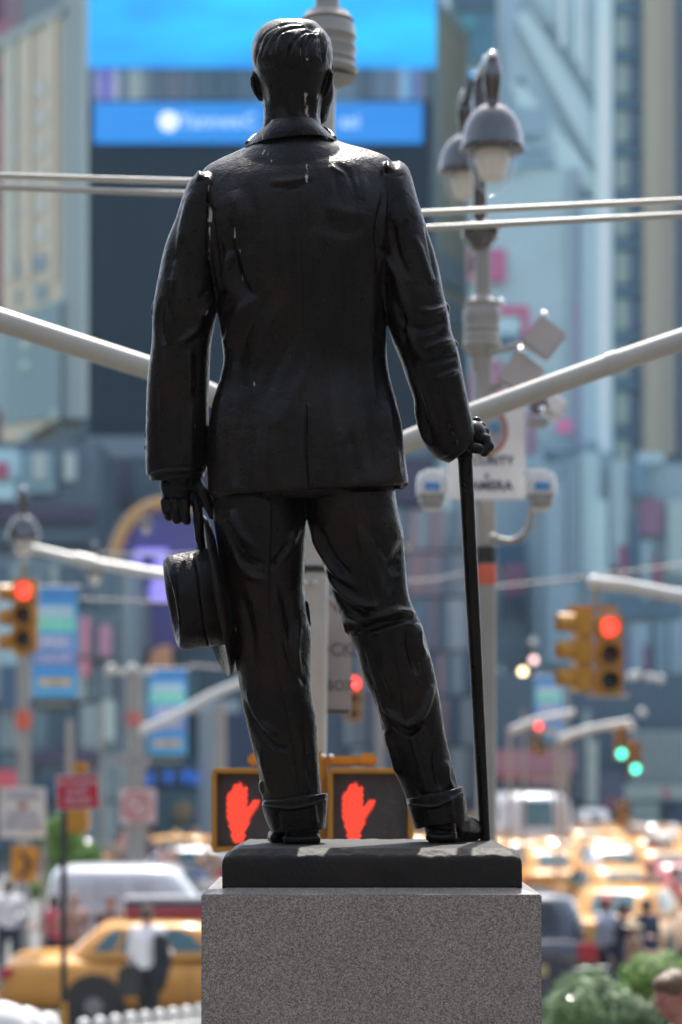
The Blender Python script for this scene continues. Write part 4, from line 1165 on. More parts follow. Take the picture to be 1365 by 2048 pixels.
def bronze_material(nm='black_bronze', spec=0.19):
    m = bpy.data.materials.new(nm)
    m.use_nodes = True
    nt = m.node_tree; N = nt.nodes; L = nt.links
    b = N['Principled BSDF']
    tc = N.new('ShaderNodeTexCoord')
    n1 = N.new('ShaderNodeTexNoise'); n1.inputs['Scale'].default_value = 4.5; n1.inputs['Detail'].default_value = 4
    n2 = N.new('ShaderNodeTexNoise'); n2.inputs['Scale'].default_value = 60; n2.inputs['Detail'].default_value = 5
    mp = N.new('ShaderNodeMapping'); mp.inputs['Scale'].default_value = (1, 1, 0.16)
    n3 = N.new('ShaderNodeTexNoise'); n3.inputs['Scale'].default_value = 90; n3.inputs['Detail'].default_value = 3
    for x in (n1, n2):
        L.new(tc.outputs['Object'], x.inputs['Vector'])
    L.new(tc.outputs['Object'], mp.inputs[0]); L.new(mp.outputs[0], n3.inputs['Vector'])
    cr = N.new('ShaderNodeValToRGB')
    cr.color_ramp.elements[0].position = 0.35; cr.color_ramp.elements[0].color = (0.0018, 0.0018, 0.0020, 1)
    cr.color_ramp.elements[1].position = 0.75; cr.color_ramp.elements[1].color = (0.0130, 0.0068, 0.0032, 1)
    L.new(n1.outputs['Fac'], cr.inputs[0])
    # lime streaks: the painted mask broken up by stretched noise, and a sprinkle everywhere
    at = N.new('ShaderNodeAttribute'); at.attribute_name = 'stain'
    ad = N.new('ShaderNodeMath'); ad.operation = 'MULTIPLY_ADD'
    L.new(at.outputs['Fac'], ad.inputs[0]); ad.inputs[1].default_value = 0.36; L.new(n3.outputs['Fac'], ad.inputs[2])
    th = N.new('ShaderNodeMapRange'); th.inputs['From Min'].default_value = 0.77; th.inputs['From Max'].default_value = 0.90
    L.new(ad.outputs[0], th.inputs['Value'])
    mx = N.new('ShaderNodeMix'); mx.data_type = 'RGBA'
    L.new(th.outputs[0], mx.inputs[0]); L.new(cr.outputs[0], mx.inputs[6]); mx.inputs[7].default_value = (0.42, 0.38, 0.34, 1)
    L.new(mx.outputs[2], b.inputs['Base Color'])
    rr = N.new('ShaderNodeMapRange'); rr.inputs['To Min'].default_value = 0.25; rr.inputs['To Max'].default_value = 0.44
    rr.inputs['From Min'].default_value = 0.3; rr.inputs['From Max'].default_value = 0.7
    L.new(n2.outputs['Fac'], rr.inputs['Value'])
    r2 = N.new('ShaderNodeMix'); L.new(th.outputs[0], r2.inputs[0]); L.new(rr.outputs[0], r2.inputs[2]); r2.inputs[3].default_value = 0.9
    L.new(r2.outputs[0], b.inputs['Roughness'])
    b.inputs['Specular IOR Level'].default_value = spec
    nb = N.new('ShaderNodeTexNoise'); nb.inputs['Scale'].default_value = 130; nb.inputs['Detail'].default_value = 4
    L.new(tc.outputs['Object'], nb.inputs['Vector'])
    nb2 = N.new('ShaderNodeTexNoise'); nb2.inputs['Scale'].default_value = 22; nb2.inputs['Detail'].default_value = 3
    L.new(tc.outputs['Object'], nb2.inputs['Vector'])
    mm = N.new('ShaderNodeMath'); mm.operation = 'MULTIPLY_ADD'; mm.inputs[1].default_value = 3.0
    L.new(nb2.outputs['Fac'], mm.inputs[0]); L.new(nb.outputs['Fac'], mm.inputs[2])
    bp = N.new('ShaderNodeBump'); bp.inputs['Strength'].default_value = 0.6; bp.inputs['Distance'].default_value = 0.0028
    L.new(mm.outputs[0], bp.inputs['Height']); L.new(bp.outputs[0], b.inputs['Normal'])
    return m
BRONZE = bronze_material()
BASEM = bronze_material('dusty_bronze', 0.34)
BASEM.node_tree.nodes['Principled BSDF'].inputs['Roughness'].default_value = 0.5
for l_ in list(BASEM.node_tree.links):
    if l_.to_socket.name == 'Roughness' and l_.to_node.type == 'BSDF_PRINCIPLED': BASEM.node_tree.links.remove(l_)
BASEM.node_tree.nodes['Principled BSDF'].inputs['Roughness'].default_value = 0.62

TOPZ = HC - (1688 - HZ) / F * 6.95       # top of the bronze base
statue = thing('statue', 'dark bronze statue of a suited man seen from behind, with cane and hat', 'statue', (0, SD, TOPZ - 0.11))

def sobj(name, me, parent=None):
    return obj(name, me, BRONZE, parent or statue)

# ---- body: head, neck, hands and the limbs inside the clothes, one continuous surface
b = MB()
loft(b, [(578, 38, 606, 39, 20, 26), (552, 43, 626, 47, 20, 58), (529, 53, 642, 58, 19, 76), (514, 72, 655, 74, 17, 90),
         (506, 97, 662, 97, 15, 97), (506, 122, 664, 122, 13, 98), (510, 146, 662, 146, 14, 94), (518, 168, 655, 168, 12, 84),
         (524, 190, 648, 190, 8, 72), (526, 212, 644, 212, 4, 62), (527, 238, 642, 238, 0, 58), (522, 270, 650, 270, -2, 60), (505, 300, 680, 300, 0, 62)], n=56, steps=6, ex=2.15)
# face turned to the right, away from us
for c, r in (((622, 185, 62), (44, 46, 62)), ((618, 160, 55), (48, 52, 52)), ((628, 226, 72), (30, 34, 26)), ((612, 118, 55), (50, 52, 50)),
             ((645, 178, 30), (24, 26, 46)), ((640, 214, 48), (22, 40, 34))):
    b.ball(S(*c), (r[0] * U, r[1] * U, r[2] * U), 24, 14)
chain(b, [(640, 135, 100, 8), (650, 160, 122, 10), (654, 178, 128, 12)])                     # nose
chain(b, [(600, 132, 100, 9), (640, 130, 104, 9), (660, 134, 88, 8)])                        # brow
chain(b, [(626, 203, 108, 8), (644, 204, 104, 8)])                                           # mouth
chain(b, [(632, 234, 96, 16), (640, 236, 90, 14)])                                           # chin
# ears: shell rims
def ear(pts, r):
    chain(b, [(p[0], p[1], p[2], r) for p in pts], 10)
ear([(516, 152, 10), (508, 146, 4), (504.5, 158, -2), (506, 172, -2), (512, 186, 2), (521, 199, 8)], 4.2)
b.ball(S(514, 170, 8), (7 * U, 6 * U, 24 * U), 12, 8, rot=(0, math.radians(-16), 0))
ear([(649, 146, -12), (658, 137, -20), (664, 148, -22), (662, 166, -22), (655, 184, -16), (648, 192, -8)], 4.2)
b.ball(S(654, 164, -10), (5.5 * U, 10 * U, 24 * U), 12, 8, rot=(0, math.radians(8), 0))
# nape hollow ridges come from sculpting; torso core and limbs
chain(b, [(585, 300, 0, 60), (590, 420, 0, 82), (595, 600, 0, 84), (600, 760, 0, 80), (605, 900, 0, 90)], 20)
chain(b, [(440, 380, 4, 34), (372, 600, 6, 40), (362, 800, 20, 32), (361, 955, 28, 33)], 16)
chain(b, [(760, 370, 0, 34), (832, 620, 0, 40), (890, 800, 60, 32), (928, 872, 92, 26)], 16)
chain(b, [(530, 960, 0, 74), (542, 1200, 8, 60), (575, 1480, 12, 44), (594, 1650, 16, 34)], 16)
chain(b, [(690, 960, 0, 74), (742, 1180, 8, 60), (800, 1420, 30, 44), (880, 1640, 50, 32)], 16)
# left hand: palm towards us, fingers curled round the hat's brim
b.ball(S(356, 972, 28), (37 * U, 26 * U, 32 * U), 20, 12)
b.ball(S(362, 996, 34), (34 * U, 20 * U, 22 * U), 20, 12)
for (x0, x1, x2, vt, yy) in ((331, 333, 337, 1043, 14), (350, 352, 354, 1049, 9), (370, 371, 373, 1051, 8)):
    chain(b, [(x0 + 2, 985, 40, 10.5), (x0, 1004, yy + 2, 10.5), (x1, 1022, yy, 10), (x2, vt - 10, yy + 8, 9.5), (x2 + 2, vt - 8, yy + 26, 8.5)], 12)
chain(b, [(388, 980, 34, 12), (395, 1012, 20, 11.5), (398, 1045, 18, 11), (400, 1076, 26, 10), (404, 1094, 34, 8.5)], 12)      # index finger down onto the crown
chain(b, [(392, 962, 16, 13), (405, 984, 4, 12.5), (416, 1004, 8, 11.5), (426, 1030, 16, 9.5)], 12)           # thumb
# right hand over the cane's knob: knuckles at the right
b.ball(S(946, 868, 104), (28 * U, 34 * U, 28 * U), 20, 12, rot=(0, math.radians(-24), 0))
b.ball(S(957, 882, 110), (26 * U, 30 * U, 22 * U), 20, 12, rot=(0, math.radians(-20), 0))
for k, (kx, ky, yy) in enumerate(((953, 843, 142), (962, 853, 124), (969, 864, 106), (972, 878, 88))):
    chain(b, [(942, 862 + k * 4, yy, 14), (kx, ky + 1, yy, 12.5), (kx + 6, ky + 15, yy - 5, 11.5), (kx - 3, ky + 26, yy - 8, 10.5)], 14)
chain(b, [(932, 884, 80, 13), (944, 896, 66, 12), (958, 898, 64, 11)], 12)
body = remesh(b, 0.0034, 4)
hairline = []
body = sculpt(body, [([(560, 150), (562, 200), (566, 235)], 10, -2.5), ([(606, 175), (608, 215), (608, 240)], 10, -2.5), ([(585, 185), (586, 235)], 9, 2.2),
                     ([(536, 165), (545, 185), (548, 215)], 9, 1.6), ([(648, 190), (640, 225), (640, 245)], 5, -3)],
              wob=0.7, wobscale=16,
              stain=[([(613, 188), (615, 215), (617, 235)], 5, .9), ([(636, 190), (636, 205)], 3, .8), ([(600, 160), (612, 168)], 3, .6), ([(622, 150), (622, 170)], 3, .7)])
sobj('body', body)

# ---- hair: combed back from a parting, sweeping strands
h = MB()
loft(h, [(582, 37, 602, 37, 14, 22), (552, 39, 628, 42, 14, 60), (527, 50, 644, 56, 13, 80), (511, 70, 659, 73, 11, 95),
         (503.8, 97, 665.3, 97, 8, 101), (504, 118, 666, 119, 8, 100), (508, 134, 664, 135, 10, 94), (513, 146, 661, 147, 12, 88), (518, 158, 655, 159, 14, 82)], n=72, steps=8, ex=2.2)
hair = remesh(h, 0.003, 3)
hf = []
def strand(pts, w, hgt):
    hf.append((pts, w, hgt, 0.3))
strand([(640, 66), (614, 62), (592, 78), (578, 100), (576, 128)], 3.2, -4.5)
strand([(618, 58), (596, 54), (568, 62), (548, 80), (538, 110)], 3.5, -3.5)
strand([(604, 48), (570, 47), (540, 62), (520, 84), (512, 115)], 3.5, -3.2)
strand([(628, 60), (612, 72), (604, 90), (603, 130)], 3.0, -4.0)
strand([(646, 70), (628, 80), (622, 100), (622, 135)], 4, -2.2)
strand([(612, 50), (628, 58), (634, 66)], 5, -4)
strand([(604, 66), (590, 84), (588, 120)], 5, 3.0)
strand([(586, 62), (562, 78), (556, 120)], 6, 3.0)
strand([(560, 50), (535, 68), (524, 100)], 5, 2.5)
strand([(640, 72), (614, 70), (600, 92)], 5, 3.0)
strand([(636, 58), (650, 74), (654, 110)], 5, 2.6)
strand([(632, 62), (644, 84), (646, 130)], 3, -2.4)
for k in range(34):
    x0 = RS.uniform(512, 660)
    t = (x0 - 585) / 80
    x1 = x0 + RS.uniform(-5, 5)
    v0 = RS.uniform(52, 90); v1 = v0 + RS.uniform(25, 60)
    strand([(x0 + 10 - 6 * t, v0), (x0, (v0 + v1) / 2), (x1, min(v1, 142))], RS.uniform(1.6, 2.6), RS.uniform(-1.7, -0.8))
hair = sculpt(hair, hf, wob=0.5, wobscale=20,
              stain=[([(539, 88), (540, 125)], 3.5, .9), ([(603, 95), (602, 130)], 3, .7), ([(519, 70), (514, 135)], 3, .7), ([(643, 85), (642, 120)], 4, .7),
                     ([(663, 95), (667, 150)], 3, .9), ([(614, 118), (620, 121)], 3, .8), ([(554, 100), (553, 140)], 3, .55), ([(570, 42), (600, 40), (622, 46)], 4, .6)])
sobj('hair', hair)

# ---- jacket
j = MB()
loft(j, [(556, 268, 636, 266, 12, 34, 2.0), (520, 278, 662, 272, 14, 50, 1.8), (497, 290, 676, 279, 16, 64, 1.65), (470, 303, 704, 290, 16, 76, 1.6), (437, 319, 742, 302, 13, 88, 1.6),
         (411, 336, 778, 317, 8, 100, 1.65), (402, 356, 790, 346, 2, 108, 1.75), (402, 400, 792, 398, -3, 114, 2.0),
         (408, 450, 788, 448, -5, 113), (415, 500, 778, 500, -5, 112), (424, 550, 773, 550, -3, 108),
         (434, 600, 771, 600, 0, 104), (439, 650, 772, 650, 3, 99), (446, 690, 773, 690, 5, 95), (449, 722, 775, 724, 5, 93), (440, 762, 781, 760, 3, 95),
         (427, 800, 791, 800, 0, 100), (419, 850, 803, 850, -3, 106), (416, 900, 810, 900, -4, 110),
         (416, 945, 815, 940, -5, 113), (417, 978, 818, 958, -6, 114), (419, 991, 817, 967, -6, 113)], n=96, steps=6, ex=2.25)
loft(j, [(548, 258, 626, 256, 4, 60, 2.0), (530, 270, 648, 268, 2, 68, 2.0), (512, 284, 664, 282, 2, 75, 1.9), (486, 302, 694, 298, 2, 84, 1.8), (462, 326, 722, 322, 2, 94, 1.8), (450, 356, 738, 354, 0, 102, 1.9), (448, 400, 740, 398, -3, 106, 2.0)], n=72, steps=5)
# left sleeve
loft(j, [(392, 352, 428, 340, 2, 30), (380, 362, 444, 350, 2, 52), (368, 388, 448, 384, 3, 62), (345, 448, 444, 446, 4, 66), (329, 500, 438, 500, 5, 66),
         (319, 550, 435, 550, 7, 65), (309, 602, 437, 600, 9, 65), (305, 640, 432, 636, 11, 63), (303, 690, 423, 690, 14, 60), (297, 750, 420, 750, 18, 58),
         (294, 810, 418, 810, 21, 57), (292, 870, 417, 870, 24, 57), (292, 920, 416, 918, 26, 58), (294, 951, 414, 944, 27, 58)], n=64, steps=6, ex=2.2)
# right sleeve, reaching forward and down to the cane
loft(j, [(756, 334, 800, 321, 2, 30), (752, 362, 819, 340, 2, 52), (750, 415, 839, 405, 3, 62), (752, 475, 858, 466, 4, 64), (758, 540, 875, 526, 5, 64),
         (767, 600, 887, 585, 6, 64), (776, 648, 897, 626, 10, 63), (787, 686, 904, 664, 16, 62), (803, 726, 915, 698, 24, 60), (812, 756, 923, 734, 32, 58),
         (827, 800, 931, 772, 46, 56), (836, 842, 940, 812, 60, 54), (848, 884, 947, 846, 72, 52), (868, 912, 951, 866, 80, 48), (898, 928, 951, 882, 86, 42)], n=64, steps=6, ex=2.2)
# cuff bulges and folds of the silhouette on the right sleeve
b2 = j
for (c, r) in (((886, 618, 6), 15), ((893, 636, 8), 9), ((905, 690, 20), 12), ((913, 735, 30), 10), ((796, 806, 60), 0)):
    if r: b2.ball(S(*c), r * U, 16, 10)
chain(j, [(778, 778, 70, 8), (788, 800, 72, 7)], 8)      # pocket flap showing past the hip
chain(j, [(786, 968, 30, 9), (806, 970, 20, 9), (812, 966, -10, 7)], 10)
chain(j, [(312, 610, 4, 8), (308, 628, 4, 7)], 10)
jacket = remesh(j, 0.0036, 3)
JF = [
    # arm holes
    ([(414, 372), (420, 400), (426, 460), (430, 520), (436, 580), (438, 620)], 6, -4.5, .35),
    ([(414, 352), (424, 372), (430, 420)], 6, 3),
    ([(400, 347), (403, 362)], 9, 4), ([(776, 322), (778, 345)], 9, 5),
    ([(771, 350), (765, 400), (757, 440), (755, 480), (762, 540), (770, 600), (774, 640)], 6, -4, .3),
    ([(436, 470), (442, 540), (436, 610)], 10, -5),
    # drape of the back from the left blade
    ([(496, 368), (505, 400), (508, 440), (500, 480), (478, 520)], 15, -3), ([(470, 380), (482, 420), (478, 460)], 20, 3.2),
    ([(456, 470), (464, 510), (480, 560), (500, 585), (520, 560)], 13, -6), ([(462, 500), (452, 545), (462, 590)], 9, 6),
    ([(466, 610), (446, 640), (452, 680)], 9, -3, .4), ([(500, 600), (470, 640), (455, 700)], 12, 5), ([(540, 580), (500, 650), (470, 740)], 12, -3.5),
    ([(580, 590), (530, 670), (490, 770)], 14, 3), ([(620, 620), (560, 720), (520, 820)], 14, -2.6), ([(640, 680), (600, 770), (560, 860)], 16, 2.2),
    # yoke fold under the collar
    ([(540, 374), (575, 373), (604, 368), (626, 360)], 5, -4.0, .4), ([(535, 364), (590, 362), (632, 350)], 9, 2.5, .4),
    # right blade: star of small creases
    ([(662, 330), (676, 344), (694, 350)], 6, 2.4, .4), ([(672, 326), (692, 342), (704, 362), (712, 390)], 7, -2.0, .4), ([(664, 338), (672, 365), (676, 400)], 8, -1.4, .4),
    ([(735, 330), (727, 360), (724, 395), (714, 420)], 10, 1.8, .4), ([(702, 345), (712, 375), (718, 400)], 7, 1.6, .4), ([(650, 405), (690, 428), (734, 425)], 18, 2.2, .4),
    ([(640, 440), (690, 462), (744, 446)], 18, -1.8, .4), 
    # centre seam and long vertical drapes
    ([(598, 385), (600, 470), (602, 560), (606, 700), (610, 800)], 2.6, -2.0, .05), ([(560, 400), (562, 500), (568, 580)], 14, 2.5),
    ([(640, 420), (636, 520), (640, 620)], 16, 3), ([(690, 480), (700, 580), (690, 680), (700, 800)], 18, -3), ([(740, 500), (744, 600), (738, 720), (752, 860)], 14, 3.2),
    ([(720, 700), (730, 820), (745, 950)], 14, -3), ([(660, 760), (668, 860), (680, 960)], 16, 3), ([(560, 800), (548, 900), (545, 970)], 16, 3.2),
    ([(500, 780), (480, 880), (474, 975)], 16, -3), ([(450, 760), (438, 860), (440, 970)], 12, 3), ([(520, 830), (508, 980)], 12, 2), ([(700, 860), (716, 965)], 10, -2),
    ([(775, 800), (790, 900), (798, 955)], 10, 3),
    # back vent
    ([(611, 796), (611, 860), (612, 940), (614, 985)], 2.6, -3.5, .25), ([(618, 806), (619, 900), (622, 985)], 4, 4, .06),
    # left sleeve
    ([(368, 400), (352, 440), (346, 480), (342, 560)], 8, -3.5), ([(386, 380), (372, 430), (368, 500)], 12, 3), ([(396, 596), (416, 584), (432, 576)], 9, -2.6, .45),
    ([(388, 644), (410, 624), (430, 598)], 10, 3.0, .45), ([(376, 664), (402, 652), (424, 640)], 9, -2.4, .4), ([(358, 690), (384, 668), (408, 640)], 9, 4), ([(350, 520), (355, 600), (345, 690)], 12, 3),
    ([(330, 600), (322, 640), (330, 690)], 8, -3.5), ([(376, 700), (382, 760), (376, 800)], 12, 4), ([(398, 690), (390, 740), (394, 800)], 12, -2.2, .4),
    ([(330, 700), (326, 800), (330, 900)], 10, 2.5), ([(355, 760), (352, 840), (358, 930)], 12, -2.5), ([(385, 810), (380, 880), (384, 940)], 10, 2.5),
    ([(298, 945), (330, 935), (370, 934), (412, 936)], 3.0, -2.5, .02),
    # right sleeve
    ([(772, 345), (768, 400), (762, 450), (762, 500)], 8, 3.5), ([(800, 352), (806, 420), (800, 480)], 14, 3), ([(760, 492), (772, 502), (780, 512)], 4, -4),
    ([(764, 505), (790, 545), (806, 600), (820, 640)], 9, 4), ([(785, 440), (795, 500), (820, 560)], 9, -3.5), ([(830, 470), (848, 520), (862, 570)], 9, 3), ([(850, 450), (862, 500), (872, 560)], 4, -3.5),
    ([(790, 600), (806, 640), (812, 690)], 8, -5), ([(800, 640), (818, 670), (846, 720)], 9, 5), ([(820, 650), (850, 660), (890, 640)], 9, -3.5), ([(838, 620), (866, 622), (892, 612)], 7, 3.5),
    ([(846, 700), (870, 690), (908, 680)], 8, 3.5), ([(850, 730), (880, 720), (914, 712)], 7, -3.5), ([(870, 760), (896, 748), (918, 742)], 6, 3),
    ([(812, 700), (830, 760), (850, 820), (866, 890)], 7, -6), ([(830, 730), (848, 790), (872, 870)], 8, 4), ([(826, 800), (842, 850), (860, 895)], 7, 4),
    ([(892, 780), (905, 830), (918, 870)], 10, 2.5), ([(884, 920), (912, 905), (940, 880)], 3, -2.5, .05),
]
JS = [([(899, 932), (925, 914), (950, 884)], 3, 1.5)]
JST = [([(420, 360), (424, 345)], 2.5, .75), ([(417, 408), (419, 425), (418, 442)], 3.2, 1.0), ([(419, 455), (419, 520)], 2.6, .75), ([(414, 577), (416, 588)], 2.6, 1.0),
       ([(410, 622), (408, 630)], 2.6, .95), ([(536, 302), (535, 318)], 5, 1.0), ([(540, 318), (547, 330)], 3, .75), ([(529, 300), (522, 316)], 3, .8), ([(614, 325), (615, 362)], 4, .75),
       ([(472, 455), (470, 475)], 3, .7), ([(372, 405), (362, 440), (358, 468)], 3, .8), ([(416, 372), (418, 382)], 4, .9), ([(478, 470), (480, 560)], 3, .6),
       ([(508, 765), (509, 770)], 3, .9), ([(487, 760), (487, 768)], 3, .6), ([(650, 600), (662, 606)], 3, .7), ([(388, 850), (389, 854)], 3, .9), ([(653, 718), (654, 722)], 3, .9)]
jacket = sculpt(jacket, JF, JS, wob=1.5, wobscale=6, stain=JST)
sobj('jacket', jacket)

# left shirt cuff band below the sleeve, and sleeve buttons
c = MB()
loft(c, [(299, 936, 412, 934, 28, 52), (299, 952, 411, 946, 28, 52), (301, 962, 409, 956, 28, 51)], n=48, steps=4, ex=2.2)
cuff_me = remesh(c, 0.0034, 1)
sobj('shirt_cuff', sculpt(cuff_me, [], wob=0.6))
for (x, y, yy) in ((293, 870, 20), (293, 895, 20), (294, 925, 20), (897, 852, 8), (905, 868, 14), (913, 886, 18)):
    bb = MB(); bb.ball(S(x, y, yy), (4.5 * U, 4.5 * U, 6 * U), 12, 8)
    sobj('button', mesh_of('button', bb, 'all'))

# ---- coat collar: a flared band folded over
k = MB()
def collar_ring(t, off):
    # t 0 = top edge at the neck, 1 = lower edge lying on the shoulders
    pts_top = [(524, 254), (545, 239), (590, 231), (626, 236), (646, 252)]
    pts_bot = [(489, 296), (532, 281), (590, 271), (642, 272), (676, 283)]
    out = []
    n = 40
    for i in range(n + 1):
        s = i / n
        a = np.array(cat_rom([np.array(p, float) for p in pts_top], s)); q = np.array(cat_rom([np.array(p, float) for p in pts_bot], s))
        uv = a * (1 - t) + q * t
        bulge = -math.sin(PI * s)
        yt = 14 + bulge * 76; yb = 10 + bulge * 84
        y = yt * (1 - t) + yb * t - 6 * math.sin(PI * t) - off
        out.append(S(uv[0], uv[1], y))
    return out
T_ = [0, .12, .3, .5, .7, .88, 1.0]
outer = [collar_ring(t, 6) for t in T_]
inner = [collar_ring(t, -9) for t in T_]
vs = [p for r in outer for p in r] + [p for r in inner for p in r]
n1 = 41; m1 = len(T_); off = n1 * m1
fs = []
for i in range(m1 - 1):
    for q in range(n1 - 1):
        a0 = i * n1 + q
        fs.append((a0, a0 + 1, a0 + 1 + n1, a0 + n1)); fs.append((off + a0, off + a0 + n1, off + a0 + 1 + n1, off + a0 + 1))
for q in range(n1 - 1):
    fs.append((q, off + q, off + q + 1, q + 1)); a0 = (m1 - 1) * n1 + q
    fs.append((a0, a0 + 1, off + a0 + 1, off + a0))
for i in range(m1 - 1):
    fs.append((i * n1, (i + 1) * n1, off + (i + 1) * n1, off + i * n1)); a0 = i * n1 + n1 - 1
    fs.append((a0, off + a0, off + a0 + n1, a0 + n1))
k.add(vs, fs)
# lapel wings running to the front
chain(k, [(497, 288, 6, 7), (508, 276, 40, 7), (530, 262, 70, 6)], 10)
chain(k, [(668, 277, 6, 7), (662, 268, 40, 7), (650, 258, 66, 6)], 10)
collar = sculpt(remesh(k, 0.003, 2), [([(500, 292), (540, 280), (590, 273), (640, 274), (668, 281)], 4, 1.5)], wob=0.6, wobscale=9,
                stain=[([(524, 262), (525, 276)], 3, 1.0), ([(545, 240), (542, 248)], 3, .9), ([(604, 252), (606, 264)], 3, .8), ([(648, 262), (654, 268)], 4, 1.0), ([(494, 290), (500, 284)], 3, .8)])
sobj('coat_collar', collar)

# ---- trousers
t = MB()
loft(t, [(430, 940, 780, 940, 0, 92), (424, 985, 790, 985, 0, 96), (428, 996, 786, 994, 0, 60)], n=72, steps=6, ex=2.4)
loft(t, [(430, 985, 606, 985, -4, 88), (426, 1030, 611, 1030, -4, 90), (436, 1100, 611, 1100, 0, 86), (449, 1170, 610, 1170, 4, 80), (459, 1230, 613, 1222, 6, 76),
         (467, 1280, 622, 1272, 6, 72), (474, 1335, 623, 1328, 6, 68), (483, 1400, 623, 1385, 8, 66), (494, 1446, 632, 1436, 10, 63), (506, 1494, 636, 1490, 12, 61), (519, 1550, 640, 1540, 14, 58),
         (526, 1600, 645, 1588, 15, 57), (534, 1630, 646, 1622, 15, 56)], n=64, steps=6, ex=1.72)
loft(t, [(607, 985, 790, 980, -4, 88), (613, 1030, 796, 1024, -4, 88), (628, 1078, 808, 1068, 0, 86), (646, 1134, 812, 1122, 6, 80), (668, 1198, 815, 1178, 12, 75),
         (682, 1236, 824, 1212, 18, 74), (696, 1270, 842, 1250, 22, 70), (712, 1304, 854, 1290, 26, 66), (729, 1356, 868, 1340, 32, 64), (757, 1424, 882, 1402, 38, 62),
         (769, 1484, 892, 1470, 44, 60), (790, 1540, 904, 1526, 48, 58), (812, 1592, 915, 1574, 52, 57), (822, 1626, 920, 1608, 52, 56)], n=64, steps=6, ex=1.82)
chain(t, [(812, 1226, 6, 12), (826, 1232, 14, 9)], 12)
chain(t, [(694, 1232, 10, 12), (700, 1258, 12, 12)], 12)
chain(t, [(610, 1208, 10, 8), (612, 1226, 10, 8), (614, 1250, 10, 8)], 10)
trous = remesh(t, 0.0036, 3)
TF = [
    # left leg
    ([(540, 985), (538, 1080), (536, 1150), (538, 1240), (552, 1340), (575, 1450), (592, 1560), (600, 1600)], 4, 3.2, .1),
    ([(455, 1040), (474, 1090), (500, 1120), (530, 1128)], 8, -7), ([(462, 1020), (486, 1070), (515, 1100)], 9, 5), ([(585, 1080), (562, 1110), (540, 1140)], 7, -5),
    ([(600, 1050), (580, 1090), (556, 1128)], 9, 3.5), ([(470, 1110), (500, 1150), (536, 1160)], 10, 4), ([(480, 1180), (500, 1260), (505, 1330)], 12, -4),
    ([(600, 1240), (592, 1300), (600, 1380)], 10, 3), ([(570, 1280), (590, 1340), (612, 1370)], 8, -3.5), ([(490, 1400), (510, 1450), (545, 1490), (580, 1500)], 6, -4.5),
    ([(494, 1380), (520, 1440), (560, 1470)], 7, 3.5), ([(520, 1500), (536, 1560), (540, 1590)], 8, 3), ([(610, 1440), (618, 1520), (628, 1580)], 8, -3.5), ([(560, 1160), (580, 1240), (590, 1300)], 12, -3),
    ([(525, 1560), (522, 1590)], 6, 3),
    # right leg
    ([(706, 985), (720, 1080), (738, 1170), (758, 1240)], 4, 2.0, .1), ([(784, 1260), (800, 1340), (812, 1420), (816, 1450), (838, 1530), (856, 1590)], 4, 3.4, .1),
    ([(618, 1040), (640, 1090), (672, 1140), (720, 1180)], 8, 6), ([(630, 1040), (660, 1110), (700, 1150)], 8, -6), ([(652, 1130), (676, 1170), (716, 1206), (760, 1214)], 8, 6),
    ([(668, 1180), (700, 1212), (740, 1226)], 7, -6), ([(684, 1228), (720, 1238), (760, 1232), (800, 1222), (830, 1228)], 8, 5), ([(690, 1246), (720, 1262), (752, 1254), (800, 1240), (826, 1238)], 7, -7),
    ([(700, 1272), (730, 1262), (764, 1268)], 7, 4), ([(812, 1080), (790, 1130), (770, 1190)], 14, -4), ([(740, 1040), (770, 1100), (800, 1150)], 12, -4), ([(716, 1050), (740, 1120), (768, 1190)], 14, 4),
    ([(836, 1246), (838, 1290), (850, 1320)], 9, 5), ([(820, 1250), (822, 1300), (836, 1350)], 8, -5), ([(760, 1406), (788, 1432), (816, 1450), (846, 1428), (866, 1370)], 8, 5.5),
    ([(762, 1424), (790, 1448), (818, 1466), (850, 1444)], 7, -6), ([(730, 1330), (760, 1360), (780, 1400)], 10, -3), ([(775, 1290), (770, 1350), (790, 1400)], 12, 3),
    ([(770, 1460), (786, 1500), (800, 1560)], 8, 4), ([(870, 1480), (872, 1540), (884, 1580)], 8, -4), ([(892, 1520), (896, 1560), (910, 1580)], 7, 4), ([(820, 1560), (850, 1596), (900, 1590)], 8, -3),
]
trous = sculpt(trous, TF, wob=1.6, wobscale=7, stain=[([(473, 1255), (473, 1262)], 2.4, .9), ([(512, 1290), (515, 1330)], 3, .4)])
sobj('trousers', trous)
# turn-ups
for secs in ([(526, 1602, 656, 1586, 16, 67), (524, 1610, 656, 1594, 16, 69), (530, 1632, 654, 1620, 17, 68), (540, 1656, 652, 1648, 18, 66), (545, 1666, 650, 1660, 18, 65)],
             [(812, 1598, 928, 1572, 54, 66), (813, 1606, 930, 1580, 54, 68), (819, 1628, 934, 1604, 54, 67), (827, 1650, 936, 1630, 54, 66), (830, 1658, 936, 1642, 54, 65)]):
    q = MB(); loft(q, secs, n=56, steps=5, ex=2.3)
    tu = remesh(q, 0.0034, 2)
    u0, v0, u1, v1 = secs[1][0], secs[1][1], secs[1][2], secs[1][3]
    tu = sculpt(tu, [([(u0 + 2, v0 + 2), ((u0 + u1) / 2, max(v0, v1) + 7), (u1 - 4, v1 + 6)], 3, 3, .02),
                     ([(u0 + 30, v0 + 10), (u0 + 34, v0 + 56)], 8, -2), ([(u1 - 30, v1 + 10), (u1 - 24, v1 + 60)], 7, 2.4)], wob=1.4, wobscale=10)
    sobj('trouser_cuff', tu)
